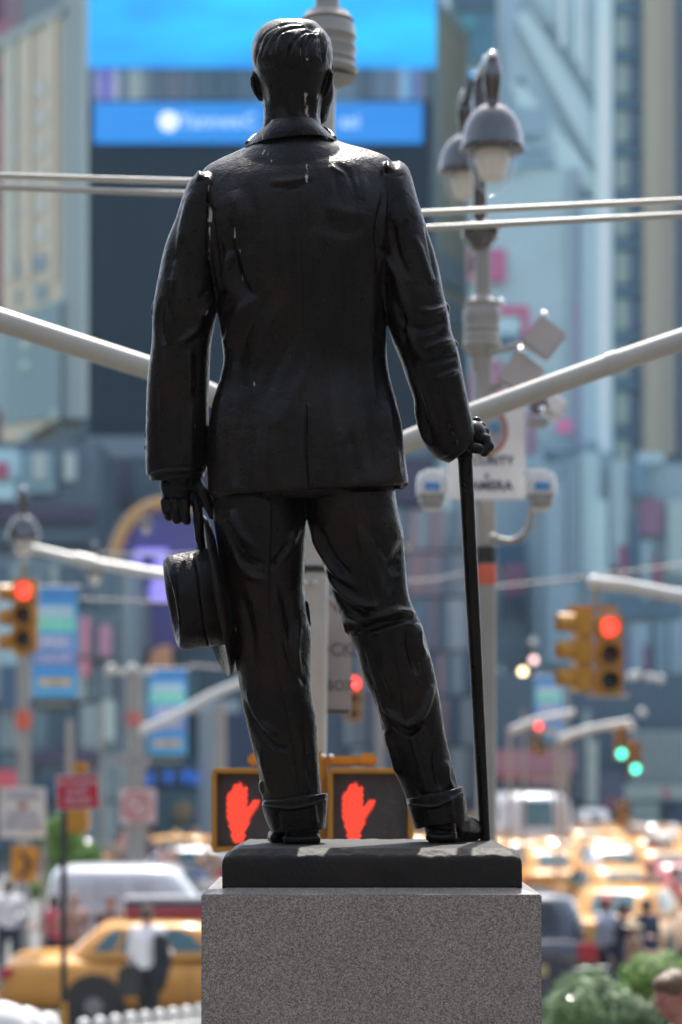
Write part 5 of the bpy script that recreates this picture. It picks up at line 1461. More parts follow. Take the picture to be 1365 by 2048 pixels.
# shoes: heel towards us, toes away
sh = MB()
sh.rbox(S(604, 1679, -12), (74 * U, 60 * U, 22 * U), 0.008)
chain(sh, [(606, 1650, 0, 36), (604, 1662, 0, 37)], 20)
chain(sh, [(598, 1667, 10, 26), (578, 1670, 70, 26), (560, 1672, 110, 22), (552, 1674, 140, 18)], 16)
chain(sh, [(552, 1676, 20, 13), (552, 1676, 60, 14)], 12)
sobj('shoe', sculpt(remesh(sh, 0.0034, 2), [([(560, 1668), (566, 1690)], 4, -4), ([(570, 1669), (610, 1670), (644, 1666)], 2.5, -3)], wob=0.5))
sh = MB()
sh.rbox(S(884, 1672, 30), (64 * U, 62 * U, 26 * U), 0.008)
chain(sh, [(882, 1640, 44, 32), (882, 1656, 44, 34)], 20)
chain(sh, [(890, 1654, 50, 30), (918, 1652, 90, 28), (938, 1656, 130, 25), (950, 1662, 160, 20)], 16)
chain(sh, [(905, 1672, 60, 14), (945, 1672, 140, 14)], 12)
sobj('shoe', sculpt(remesh(sh, 0.0034, 2), [([(916, 1640), (918, 1680)], 4, -4), ([(850, 1668), (884, 1670), (910, 1668)], 2.5, -3)], wob=0.5))

# ---- hat held at its brim by the left hand: crown to the left, brim edge-on
HCEN = S(437, 1192, 55)
ax = Vector((-0.975, -0.16, -0.17)).normalized()       # from the brim towards the crown's top
lg = Vector((0.19, 0.0, -0.98)); lg = (lg - ax * lg.dot(ax)).normalized()   # long way of the oval (down)
sh_ = ax.cross(lg).normalized()
ht = MB()
def hat_ring(r, z, n=72, lr=1.0, sr=0.84, wav=0.0, pinch=0.0):
    out = []
    for i in range(n):
        a = 2 * PI * i / n
        ca, sa = math.cos(a), math.sin(a)
        rr = r * (1 - pinch * max(0, -ca) ** 2)
        out.append(HCEN + lg * ca * rr * lr * U + sh_ * sa * rr * sr * U + ax * (z + wav * (ca * ca - 0.4)) * U)
    return out
ht.rings([hat_ring(92, -4), hat_ring(101, 0), hat_ring(100, 10), hat_ring(99, 30), hat_ring(98, 55), hat_ring(97, 78), hat_ring(96, 90), hat_ring(90, 97), hat_ring(78, 94), hat_ring(60, 84), hat_ring(30, 78), hat_ring(4, 77)])
hat = remesh(ht, 0.0034, 2)
hat = sculpt(hat, [([(388, 1106), (397, 1150), (404, 1210), (412, 1262), (421, 1302)], 2.6, -3.5, .02), ([(352, 1150), (350, 1200), (362, 1262)], 8, -5)], wob=0.9, wobscale=12)
sobj('hat_crown', hat)
br = MB()
n = 96
def brim_ring(r, z0, wv):
    return hat_ring(r, z0, n, 1.0, 0.86, wv)
# thin curled brim, closed section
top = [brim_ring(96, 2, 0), brim_ring(115, 3, -2), brim_ring(135, 5, -7), brim_ring(152, 10, -13), brim_ring(163, 17, -17)]
bot = [brim_ring(165, 12, -17), brim_ring(153, 2, -13), brim_ring(135, -4, -7), brim_ring(115, -6, -2), brim_ring(96, -6, 0)]
br.rings(top + bot, cap=False)
nn = n * 9
br.f += [(nn + i, nn + (i + 1) % n, (i + 1) % n, i) for i in range(n)]
brim = mesh_of('hat_brim', br, 'all')
sobj('hat_brim', brim)

# ---- cane
cn = MB()
A = S(930, 905, 100); B = S(971, 1683, 150)
B.z = TOPZ
d = B - A
cpts = [A - d * 0.03, A, A + d * 0.012, A + d * 0.02, A + d * 0.5, B]
cn.tube([A - d * 0.035, A - d * 0.001, A + d * 0.003, A + d * 0.014, A + d * 0.016, A + d * 0.35, A + d * 0.7, A + d * 0.96, B],
        [15 * U, 15.5 * U, 16.5 * U, 16.5 * U, 15 * U, 14.2 * U, 12.5 * U, 11 * U, 10.5 * U], 28)
cme = mesh_of('cane', cn, True)
sobj('cane', cme)

# ---- bronze base: rough-hewn upper edge
def rough_base():
    W, D, Hh = 0.884, 0.80, 0.118
    nx, ny = 170, 120
    y0 = 6.60
    mb = MB()
    ins = 0.042
    # top sheet with a worn sloping margin
    def topz(x, y):
        dx = min(x, W - x); dy = min(y, D - y)
        dd = min(dx, dy)
        edge = 0.022 * max(0, 1 - dd / ins)
        rag = mnoise.noise(Vector((x * 46, y * 46, 1))) * 0.0034 + mnoise.noise(Vector((x * 17, y * 17, 5))) * 0.0030 + abs(mnoise.noise(Vector((x * 90, y * 90, 3)))) * 0.0016
        return TOPZ - edge + rag * (0.12 + 1.0 * max(0, 1 - dd / (ins * 1.8)))
    vs = []
    for jy in range(ny + 1):
        for ix in range(nx + 1):
            x = W * ix / nx; y = D * jy / ny
            # chipped corners
            cx = min(x, W - x) + min(y, D - y)
            sx = 0.0
            vs.append((x - 0.349 + 0.0, y0 + y, topz(x, y) - (0.006 * max(0, 1 - cx / 0.05))))
    fs = []
    for jy in range(ny):
        for ix in range(nx):
            a0 = jy * (nx + 1) + ix
            fs.append((a0, a0 + 1, a0 + nx + 2, a0 + nx + 1))
    # side walls with several rows for slight unevenness
    rim = [ix for ix in range(nx + 1)] + [jy * (nx + 1) + nx for jy in range(1, ny + 1)] + [ny * (nx + 1) + ix for ix in range(nx - 1, -1, -1)] + [jy * (nx + 1) for jy in range(ny - 1, 0, -1)]
    rows = 10
    base = len(vs)
    cxm, cym = W / 2 - 0.349, y0 + D / 2
    prev = rim
    for r in range(1, rows + 1):
        cur = []
        for q in rim:
            x, y, z = vs[q]
            zz = z + (TOPZ - Hh - z) * r / rows
            out = 0.002 * mnoise.noise(Vector((x * 9, y * 9, zz * 14))) + (0.003 if r < 2 else 0.004)
            dx, dy = x - cxm, y - cym
            k_ = 1 + out / 0.4
            vs.append((cxm + dx * k_, cym + dy * k_, zz)); cur.append(len(vs) - 1)
        L = len(rim)
        for i in range(L):
            i2 = (i + 1) % L
            fs.append((prev[i], cur[i], cur[i2], prev[i2]))
        prev = cur
    fs.append(tuple(prev))
    mb.add(vs, fs)
    return mb
bb = rough_base()
bme = mesh_of('bronze_base', bb, 'all')
bme.attributes.new('stain', 'FLOAT', 'POINT')
o = obj('bronze_base', bme, BASEM, statue)

# ---- granite pedestal
def granite_material():
    m = bpy.data.materials.new('speckled_granite')
    m.use_nodes = True
    nt = m.node_tree; N = nt.nodes; L = nt.links
    b = N['Principled BSDF']
    tc = N.new('ShaderNodeTexCoord')
    v1 = N.new('ShaderNodeTexVoronoi'); v1.inputs['Scale'].default_value = 310
    n1 = N.new('ShaderNodeTexNoise'); n1.inputs['Scale'].default_value = 250; n1.inputs['Detail'].default_value = 3; n1.inputs['Roughness'].default_value = 0.7
    n2 = N.new('ShaderNodeTexNoise'); n2.inputs['Scale'].default_value = 2.2; n2.inputs['Detail'].default_value = 4
    for x in (v1, n1, n2):
        L.new(tc.outputs['Object'], x.inputs['Vector'])
    sp = N.new('ShaderNodeSeparateColor'); L.new(v1.outputs['Color'], sp.inputs[0])
    ad = N.new('ShaderNodeMath'); ad.operation = 'MULTIPLY_ADD'; ad.inputs[1].default_value = 0.45
    L.new(sp.outputs[0], ad.inputs[0]); L.new(n1.outputs['Fac'], ad.inputs[2])
    cr = N.new('ShaderNodeValToRGB'); r = cr.color_ramp
    r.elements[0].position = 0.42; r.elements[0].color = (0.060, 0.054, 0.051, 1)
    r.elements[1].position = 1.0; r.elements[1].color = (0.46, 0.42, 0.39, 1)
    e = r.elements.new(0.60); e.color = (0.175, 0.158, 0.144, 1)
    e = r.elements.new(0.78); e.color = (0.265, 0.242, 0.222, 1)
    L.new(ad.outputs[0], cr.inputs[0])
    mx = N.new('ShaderNodeMix'); mx.data_type = 'RGBA'; mx.blend_type = 'MULTIPLY'; mx.inputs[0].default_value = 1.0
    c2 = N.new('ShaderNodeValToRGB'); c2.color_ramp.elements[0].position = 0.3; c2.color_ramp.elements[1].position = 0.7
    c2.color_ramp.elements[0].color = (0.86, 0.85, 0.84, 1); c2.color_ramp.elements[1].color = (1.08, 1.03, 1.0, 1)
    L.new(n2.outputs['Fac'], c2.inputs[0]); L.new(cr.outputs[0], mx.inputs[6]); L.new(c2.outputs[0], mx.inputs[7])
    L.new(mx.outputs[2], b.inputs['Base Color'])
    b.inputs['Roughness'].default_value = 0.38
    b.inputs['Specular IOR Level'].default_value = 0.5
    return m
GRAN = granite_material()
GZ = TOPZ - 0.116
ped = thing('pedestal', 'tall grey speckled granite pedestal under the bronze statue', 'pedestal', (0.09, 7.0, 0))
g = MB()
# front face from u 403 to 1085 (front at Y = 6.53)
yF, yB = 6.525, 7.48
xl, xr = (403 - 682.5) * yF / F, (1084 - 682.5) * yF / F
zE = HC - (1789 - HZ) * yF / F
m_ = 0.07
bm = bmesh.new()
def slab(x0, x1, y0, y1, z0, z1, mb, ch=0.004):
    mb.rbox(((x0 + x1) / 2, (y0 + y1) / 2, (z0 + z1) / 2), (x1 - x0, y1 - y0, z1 - z0), ch)
slab(xl, xr, yF, yB, 1.2, zE, g, 0.0035)
obj('granite_block', g, GRAN, ped)
g = MB()
# sloping wash above the block
ci = 0.006
v_ = [(xl + ci, yF + ci, zE - 0.002), (xr - ci, yF + ci, zE - 0.002), (xr - ci, yB - ci, zE - 0.002), (xl + ci, yB - ci, zE - 0.002),
      (xl + m_, yF + m_, GZ), (xr - m_, yF + m_, GZ), (xr - m_, yB - m_, GZ), (xl + m_, yB - m_, GZ)]
g.add(v_, [(0, 1, 5, 4), (1, 2, 6, 5), (2, 3, 7, 6), (3, 0, 4, 7), (4, 5, 6, 7), (3, 2, 1, 0)])
obj('granite_wash', g, GRAN, ped)
g = MB()
slab(xl - 0.12, xr + 0.12, yF - 0.12, yB + 0.12, 0.5, 1.196, g, 0.01)
obj('granite_plinth', g, GRAN, ped)
g = MB()
slab(xl - 0.35, xr + 0.35, yF - 0.35, yB + 0.35, 0.0, 0.496, g, 0.01)
obj('granite_step', g, GRAN, ped)
# ------------------------------------------------------------------ vehicles
CABY = mat('cab_yellow', (0.62, 0.29, 0.05), rough=.32, vary=.05, scale=2, coat=.25, spec=.35)
VANW = mat('van_white', (.62, .64, .68), rough=.3, vary=.03, coat=.6)
NAVY = mat('car_navy', (.015, .025, .05), rough=.25, vary=.1, coat=1.0)
SILV = mat('car_silver', (.35, .36, .38), rough=.3, metal=.3, vary=.05, coat=.8)
REDC = mat('car_red', (.40, .03, .04), rough=.3, vary=.05, coat=.8)
CARGL = mat('car_glass', (.03, .10, .12), rough=.06, spec=.9, vary=0)
TYRE = mat('tyre', (.018, .018, .02), rough=.8, vary=.1)
TAIL = mat('tail_lamp', (.45, .015, .03), rough=.2, vary=0, coat=.5)
TAILON = mat('tail_lamp_on', (.4, .01, .02), emit=(1.0, .05, .05), estr=1.4, vary=0)
HEADL = mat('head_lamp', (.7, .7, .7), rough=.1, vary=0, spec=.8)
PLATEM = mat('licence_plate', (.55, .45, .2), rough=.5, vary=0)
AD1 = mat('ad_dark_red', (.28, .025, .05), rough=.4, vary=.1)
AD2 = mat('ad_dark', (.04, .05, .10), rough=.4, vary=.3, scale=6)

def sup_ring(x0, x1, hw, z, n=40, e=5.0):
    cx, hx = (x0 + x1) / 2, (x1 - x0) / 2
    out = []
    for k in range(n):
        a = 2 * PI * k / n
        c, s = math.cos(a), math.sin(a)
        out.append(Vector((cx + hx * math.copysign(abs(c) ** (2 / e), c), hw * math.copysign(abs(s) ** (2 / e), s), z)))
    return out

def make_car(name, label, cat, paint, kind='sedan', topper=False, taxi=True, tail_on=False, group=None, detail=True):
    t = thing(name, label, cat, (0, 0, 0), 0, group)
    K = lambda nm, mb, m, par=None, sm=True: obj(nm, mb, m, par or t, sm, world=False)
    if kind == 'sedan':
        st = [(-2.69, .74, .34, .82), (-2.66, .84, .28, .92), (-2.55, .92, .24, 1.0), (-2.2, .965, .22, 1.035), (-1.7, .985, .21, 1.05), (-.6, .99, .20, 1.02), (.6, .99, .20, 1.0), (1.0, .985, .20, .995), (1.6, .975, .21, .965), (2.2, .94, .23, .90), (2.52, .88, .27, .82), (2.66, .78, .33, .72), (2.69, .70, .38, .64)]
        gh = [(-1.84, 1.05, .90, 1.0), (-1.71, .86, .87, 1.12), (-1.53, .62, .81, 1.28), (-1.39, .42, .75, 1.40), (-1.28, .26, .69, 1.465), (-1.02, .10, .58, 1.495)]
        wheels = (-1.36, 1.56); wr = .335; Hroof = 1.5
    elif kind == 'suv':
        st = [(-2.4, .80, .38, .95), (-2.36, .90, .3, 1.1), (-2.2, .96, .28, 1.16), (-1.0, .985, .27, 1.16), (.9, .985, .27, 1.12), (1.7, .97, .28, 1.08), (2.2, .92, .32, .98), (2.38, .80, .4, .8)]
        gh = [(-2.28, 1.2, .93, 1.12), (-2.22, 1.0, .91, 1.3), (-2.1, .75, .86, 1.5), (-2.0, .55, .80, 1.68), (-1.9, .4, .72, 1.78), (-1.7, .2, .55, 1.82)]
        wheels = (-1.4, 1.4); wr = .38; Hroof = 1.82
    else:   # van or minibus
        st = [(-2.75, .86, .40, 1.0), (-2.72, .95, .32, 1.15), (-2.5, .99, .28, 1.2), (-1.0, 1.0, .27, 1.2), (1.5, 1.0, .27, 1.18), (2.2, .97, .29, 1.08), (2.7, .90, .34, .92), (2.85, .76, .42, .72)]
        gh = [(-2.72, 1.9, .96, 1.15), (-2.68, 1.72, .955, 1.35), (-2.60, 1.42, .93, 1.62), (-2.52, 1.15, .89, 1.84), (-2.4, .98, .80, 1.94), (-2.1, .7, .62, 1.975)]
        wheels = (-1.7, 1.75); wr = .36; Hroof = 1.98
    mb = MB(); n = 26; rings = []
    for (x, w, z0, z1) in st:
        zc, hz = (z0 + z1) / 2, (z1 - z0) / 2
        r = []
        for k in range(n):
            a = 2 * PI * k / n
            c, s = math.cos(a), math.sin(a)
            yy = w * math.copysign(abs(c) ** (2 / 4.5), c)
            zz = zc + hz * math.copysign(abs(s) ** (2 / 4.0), s)
            yy *= 1 - .045 * max(0, (zz - zc) / hz)
            r.append(Vector((x, yy, zz)))
        rings.append(r)
    # refine along the length
    fine = []
    for i in range(len(rings) - 1):
        for q in range(3):
            f = q / 3
            p0, p1, p2, p3 = rings[max(i - 1, 0)], rings[i], rings[i + 1], rings[min(i + 2, len(rings) - 1)]
            fine.append([0.5 * ((2 * b) + (c - a) * f + (2 * a - 5 * b + 4 * c - d) * f * f + (-a + 3 * b - 3 * c + d) * f ** 3) if 0 < i < len(rings) - 2 else b.lerp(c, f) for a, b, c, d in zip(p0, p1, p2, p3)])
    fine.append(rings[-1])
    mb.rings(fine); K('body', mb, paint)
    mb = MB(); rr = [sup_ring(a, b, w, z, 48, 4.5) for (a, b, w, z) in gh]
    a, b, w, z = gh[-1]; rr.append(sup_ring(a + .35, b - .35, w * .6, z + .012, 48, 4.0)); mb.rings(rr); roof = K('roof', mb, paint)
    g0, g1 = gh[0], gh[-2]
    def gp(t_, x, side):
        # point on the side of the cabin at height share t_
        z = g0[3] + (g1[3] - g0[3]) * t_
        for i in range(len(gh) - 1):
            if gh[i][3] <= z <= gh[i + 1][3]:
                f = (z - gh[i][3]) / (gh[i + 1][3] - gh[i][3]); w = gh[i][2] + (gh[i + 1][2] - gh[i][2]) * f
                xa = gh[i][0] + (gh[i + 1][0] - gh[i][0]) * f; xb = gh[i][1] + (gh[i + 1][1] - gh[i][1]) * f
                return z, w, xa, xb
        return z, g1[2], g1[0], g1[1]
    def side_pane(xa, xb, side, nm='side_window'):
        # xa, xb in share 0..1 of the cabin length, following the slanted ends
        vs = []; 
        for t_ in (.22, .45, .68, .90):
            z, w, A, B = gp(t_, 0, side)
            for f in (xa, (xa + xb) / 2, xb):
                L_ = B - A
                x = A + L_ * f
                e = 4.5; cc = abs(2 * f - 1); ww = w * (1 - cc ** e) ** (1 / e)
                vs.append(Vector((x, side * (ww + .006), z)))
        vs += [v - Vector((0, side * .02, 0)) for v in vs]
        fs = []
        for i in range(3):
            for j in range(2):
                a0 = i * 3 + j; fs.append((a0, a0 + 1, a0 + 4, a0 + 3)); fs.append((12 + a0, 12 + a0 + 3, 12 + a0 + 4, 12 + a0 + 1))
        rim = [0, 1, 2, 5, 8, 11, 10, 9, 6, 3]
        for i in range(len(rim)):
            i2 = (i + 1) % len(rim); fs.append((rim[i], rim[i] + 12, rim[i2] + 12, rim[i2]))
        mb = MB(); mb.add(vs, fs); return K(nm, mb, CARGL, None, False)
    panes = {'sedan': ((.13, .24), (.27, .52), (.56, .84)), 'suv': ((.06, .26), (.29, .54), (.58, .86)), 'van': ((.05, .28), (.31, .56), (.60, .88))}[kind]
    if detail:
        for s in (-1, 1):
            for (a_, b_) in panes:
                side_pane(a_, b_, s)
    def end_pane(front, nm):
        vs = []
        for t_ in (.15, .4, .65, .88):
            z, w, A, B = gp(t_, 0, 1)
            for f in (-.82, -.41, 0, .41, .82):
                e = 4.5; ext = (1 - abs(f) ** e) ** (1 / e); cx, hx = (A + B) / 2, (B - A) / 2
                x = cx + (hx * ext + .008) * (1 if front else -1)
                vs.append(Vector((x, f * w, z + .004)))
        d_ = Vector((-.02 if front else .02, 0, -.01)); vs += [v + d_ for v in vs]
        fs = []
        for i in range(3):
            for j in range(4):
                a0 = i * 5 + j; fs.append((a0, a0 + 1, a0 + 6, a0 + 5)); fs.append((20 + a0, 20 + a0 + 5, 20 + a0 + 6, 20 + a0 + 1))
        rim = [0, 1, 2, 3, 4, 9, 14, 19, 18, 17, 16, 15, 10, 5]
        for i in range(len(rim)):
            i2 = (i + 1) % len(rim); fs.append((rim[i], rim[i] + 20, rim[i2] + 20, rim[i2]))
        mb = MB(); mb.add(vs, fs); return K(nm, mb, CARGL, None, True)
    end_pane(True, 'windshield'); end_pane(False, 'rear_window')
    for x in wheels:
        for s in (-1, 1):
            mb = MB(); mb.lathe([(wr * 1.32, -.02), (wr * 1.32, .012)], (x, s * 1.0, wr + .02), 28, rot=(PI / 2, 0, 0)); K('wheel_arch', mb, BLK)
            mb = MB(); mb.lathe([(wr * .6, -.11), (wr * .93, -.11), (wr, -.08), (wr, .08), (wr * .93, .11), (wr * .6, .11)], (x, s * .90, wr), 32, rot=(PI / 2, 0, 0)); w_ = K('wheel', mb, TYRE)
            mb = MB(); mb.lathe([(wr * .40, -.112), (wr * .38, -.118), (wr * .3, -.115), (wr * .12, -.135), (.01, -.135)] if s < 0 else [(wr * .40, .112), (wr * .38, .118), (wr * .3, .115), (wr * .12, .135), (.01, .135)], (x, s * .90, wr), 24, rot=(PI / 2, 0, 0) if s > 0 else (PI / 2, 0, 0)); 
            mb.v = [(p[0], 2 * s * .90 - p[1] if (p[1] - s * .90) * s < 0 else p[1], p[2]) for p in mb.v]
            K('rim', mb, mat('hubcap', (.25, .25, .26), rough=.45, metal=.4, vary=0), w_)
    xr = st[0][0]; xf = st[-1][0]; zb = .5
    mb = MB(); mb.rbox((xr + .02, 0, zb), (.16, 1.78, .20), .05); K('rear_bumper', mb, paint if kind != 'sedan' else paint)
    mb = MB(); mb.rbox((xf - .02, 0, zb), (.16, 1.7, .20), .05); K('front_bumper', mb, paint)
    ztl = {'sedan': .80, 'suv': .95, 'van': 1.0}[kind]
    for s in (-1, 1):
        mb = MB(); mb.rbox((xr + .09, s * .76, ztl), (.22, .34, .16 if kind == 'sedan' else .3), .04); K('tail_lamp', mb, TAILON if tail_on else TAIL)
        mb = MB(); mb.rbox((xf - .12, s * .62, .66), (.2, .34, .14), .04); K('head_lamp', mb, HEADL)
        if detail:
            mb = MB(); mb.rbox((gh[0][1] - .22, s * 1.05, gh[0][3] + .08), (.12, .2, .13), .04); K('mirror', mb, paint)
            for x in (-.72, .35):
                mb = MB(); mb.rbox((x, s * 1.0, .86), (.2, .03, .035), .01); K('door_handle', mb, BLK if taxi else paint)
            for x in (-1.15, -.02, 1.0):
                mb = MB(); mb.box((x, s * .985, .62), (.008, .02, .62)); K('door_seam', mb, BLK)
            mb = MB(); mb.rbox((.1, s * .995, .60), (3.6, .02, .05), .008); K('side_trim', mb, BLK if not taxi else paint)
    mb = MB(); mb.rbox((xr - .02, 0, .72), (.03, .32, .16), .01); K('licence_plate', mb, PLATEM)
    mb = MB(); mb.rbox((xf + .0, 0, .60), (.08, .9, .16), .03); K('grille', mb, BLK)
    if taxi:
        mb = MB(); mb.rbox((-.35, 0, Hroof + .07), (.16, .42, .15), .03); K('roof_light', mb, mat('roof_light', (.7, .62, .45), rough=.3), roof)
    if topper:
        mb = MB(); mb.rbox((-.3, 0, Hroof + .17), (1.45, .42, .34), .04); tp = K('ad_topper', mb, mat('topper_grey', (.55, .55, .56), rough=.35), roof)
        for s in (-1, 1):
            mb = MB(); mb.box((-.3, s * .214, Hroof + .11), (1.36, .006, .16)); K('ad_red', mb, AD1, roof)
            mb = MB(); mb.box((-.3, s * .214, Hroof + .245), (1.36, .006, .10)); K('ad_dark', mb, AD2, roof)
    return t

def put(t, x, y, rz, z=0.0):
    t.location = (x, y, z); t.rotation_euler = (0, 0, rz)
near = make_car('taxi', 'yellow taxi parked side on at the lower left, with a red roof advert', 'taxi', CABY, topper=True)
put(near, P(-2, HZ, 31.3).x + 2.69, 32.3, math.radians(1.0))
van = make_car('van', 'pale grey van standing behind the yellow taxi', 'van', VANW, 'van', taxi=False)
put(van, P(280, HZ, 38).x, 38.8, 0); van.scale = (.62, 1, 1)
for o in van.children:
    if o.name.split('.')[0] == 'side_window' : o.data.materials.clear(); o.data.materials.append(mat('van_panel', (.50, .52, .56), rough=.35))
suv = make_car('suv', 'dark navy suv right behind the pedestal edge', 'suv', NAVY, 'suv', taxi=False)
for o in suv.children:
    if o.name.split('.')[0] == 'rear_window': o.data.materials.clear(); o.data.materials.append(mat('dark_car_glass', (.01, .015, .02), rough=.08, vary=0))
put(suv, P(1030, HZ, 33).x, 35.0, math.radians(97))
cabA = make_car('taxi', 'yellow taxi seen from behind, right of the pedestal, middle of the traffic', 'taxi', CABY, tail_on=False)
put(cabA, P(1232, HZ, 47).x, 48.5, math.radians(98))
cabB = make_car('taxi', 'yellow taxi at the right edge with a glowing red tail lamp', 'taxi', CABY, tail_on=True, topper=False)
put(cabB, P(1300, HZ, 38.5).x, 41.2, math.radians(72))
wv = make_car('minibus', 'white topped minibus far up the traffic beside the cane', 'minibus', VANW, 'van', taxi=False)
put(wv, P(1080, HZ, 63).x, 67.5, math.radians(91)); wv.scale = (1.15, 1.22, 1.40)
wv2 = make_car('van', 'small bright white van far right in the traffic', 'van', mat('van_bright', (.8, .8, .78), rough=.35, vary=.02), 'van', taxi=False)
put(wv2, P(1190, HZ, 78).x, 79, math.radians(86)); wv2.scale = (.9, .62, 1.0)
# traffic field
protoT = make_car('taxi', 'yellow taxi left of the rear facing taxi, close to the pedestal edge', 'taxi', CABY, group='vehicles crowding the far avenue')
put(protoT, P(1105, HZ, 56).x, 57.5, math.radians(91))
protoU = make_car('taxi', 'yellow taxi with a roof advert at the far right, nearest of its kind', 'taxi', CABY, topper=True, group='vehicles crowding the far avenue')
put(protoU, P(1325, HZ, 56).x, 57.0, math.radians(94))
protoS = make_car('car', 'silver car between taxis, nearest of the silver cars', 'car', SILV, taxi=False, group='vehicles crowding the far avenue')
put(protoS, P(1225, HZ, 58).x, 58.6, math.radians(89))
protoR = make_car('car', 'dark red car among taxis in the far traffic', 'car', REDC, taxi=False, tail_on=True)
put(protoR, P(1352, HZ, 50).x, 50.5, math.radians(96))
rr_ = random.Random(21)
ORD = ('first', 'second', 'third', 'fourth', 'fifth', 'sixth', 'seventh', 'eighth')
for ri_, Y in enumerate((64.5, 71.5, 78.5, 86, 94)):
    for ci_, u_ in enumerate((935, 1010, 1068, 1130, 1190, 1255, 1315, 1375)):
        x = P(u_, HZ, 66).x * (1 + (Y - 66) * .004) + rr_.uniform(-.3, .3)
        k = rr_.random()
        if Y < 80 and 1040 < u_ < 1130: continue
        pr = protoT if k < .55 else (protoU if k < .8 else protoS)
        kd = {protoT: 'yellow taxi', protoU: 'yellow taxi with roof advert', protoS: 'silver car'}[pr]
        dup(pr, (x, Y + rr_.uniform(-1.2, 1.2), 0), math.radians(90 + rr_.uniform(-5, 5)), label='%s in the %s far row of traffic, %s from the left' % (kd, ORD[ri_], ORD[ci_]), group='vehicles crowding the far avenue')
for (u_, Y, lb) in ((1040, 63, 'yellow taxi just right of the cane tip in the traffic'), (900, 60, 'yellow taxi hidden behind the right shoe'), (820, 66, 'yellow taxi hidden behind the right hand signal'),
                (1400, 61, 'yellow taxi cut by the right edge among the far rows'), (1425, 52, 'nearer yellow taxi beyond the right edge')):
    dup(protoT, (P(u_, HZ, Y).x, Y, 0), math.radians(90 + rr_.uniform(-5, 5)), label=lb, group='vehicles crowding the far avenue')
for (u_, Y, pr, rz) in ((420, 58, protoS, 8), (330, 66, protoT, 175), (520, 64, protoT, 176), (600, 52, protoU, 180)):
    dup(pr, (P(u_, HZ, Y).x, Y, 0), math.radians(rz), label={420: 'silver car left of the pedestal behind the van', 330: 'yellow taxi crossing behind the crowd at the left', 520: 'yellow taxi hidden behind the left hand signal', 600: 'yellow taxi with advert hidden behind the pedestal'}[u_], group='cars crossing behind the van')

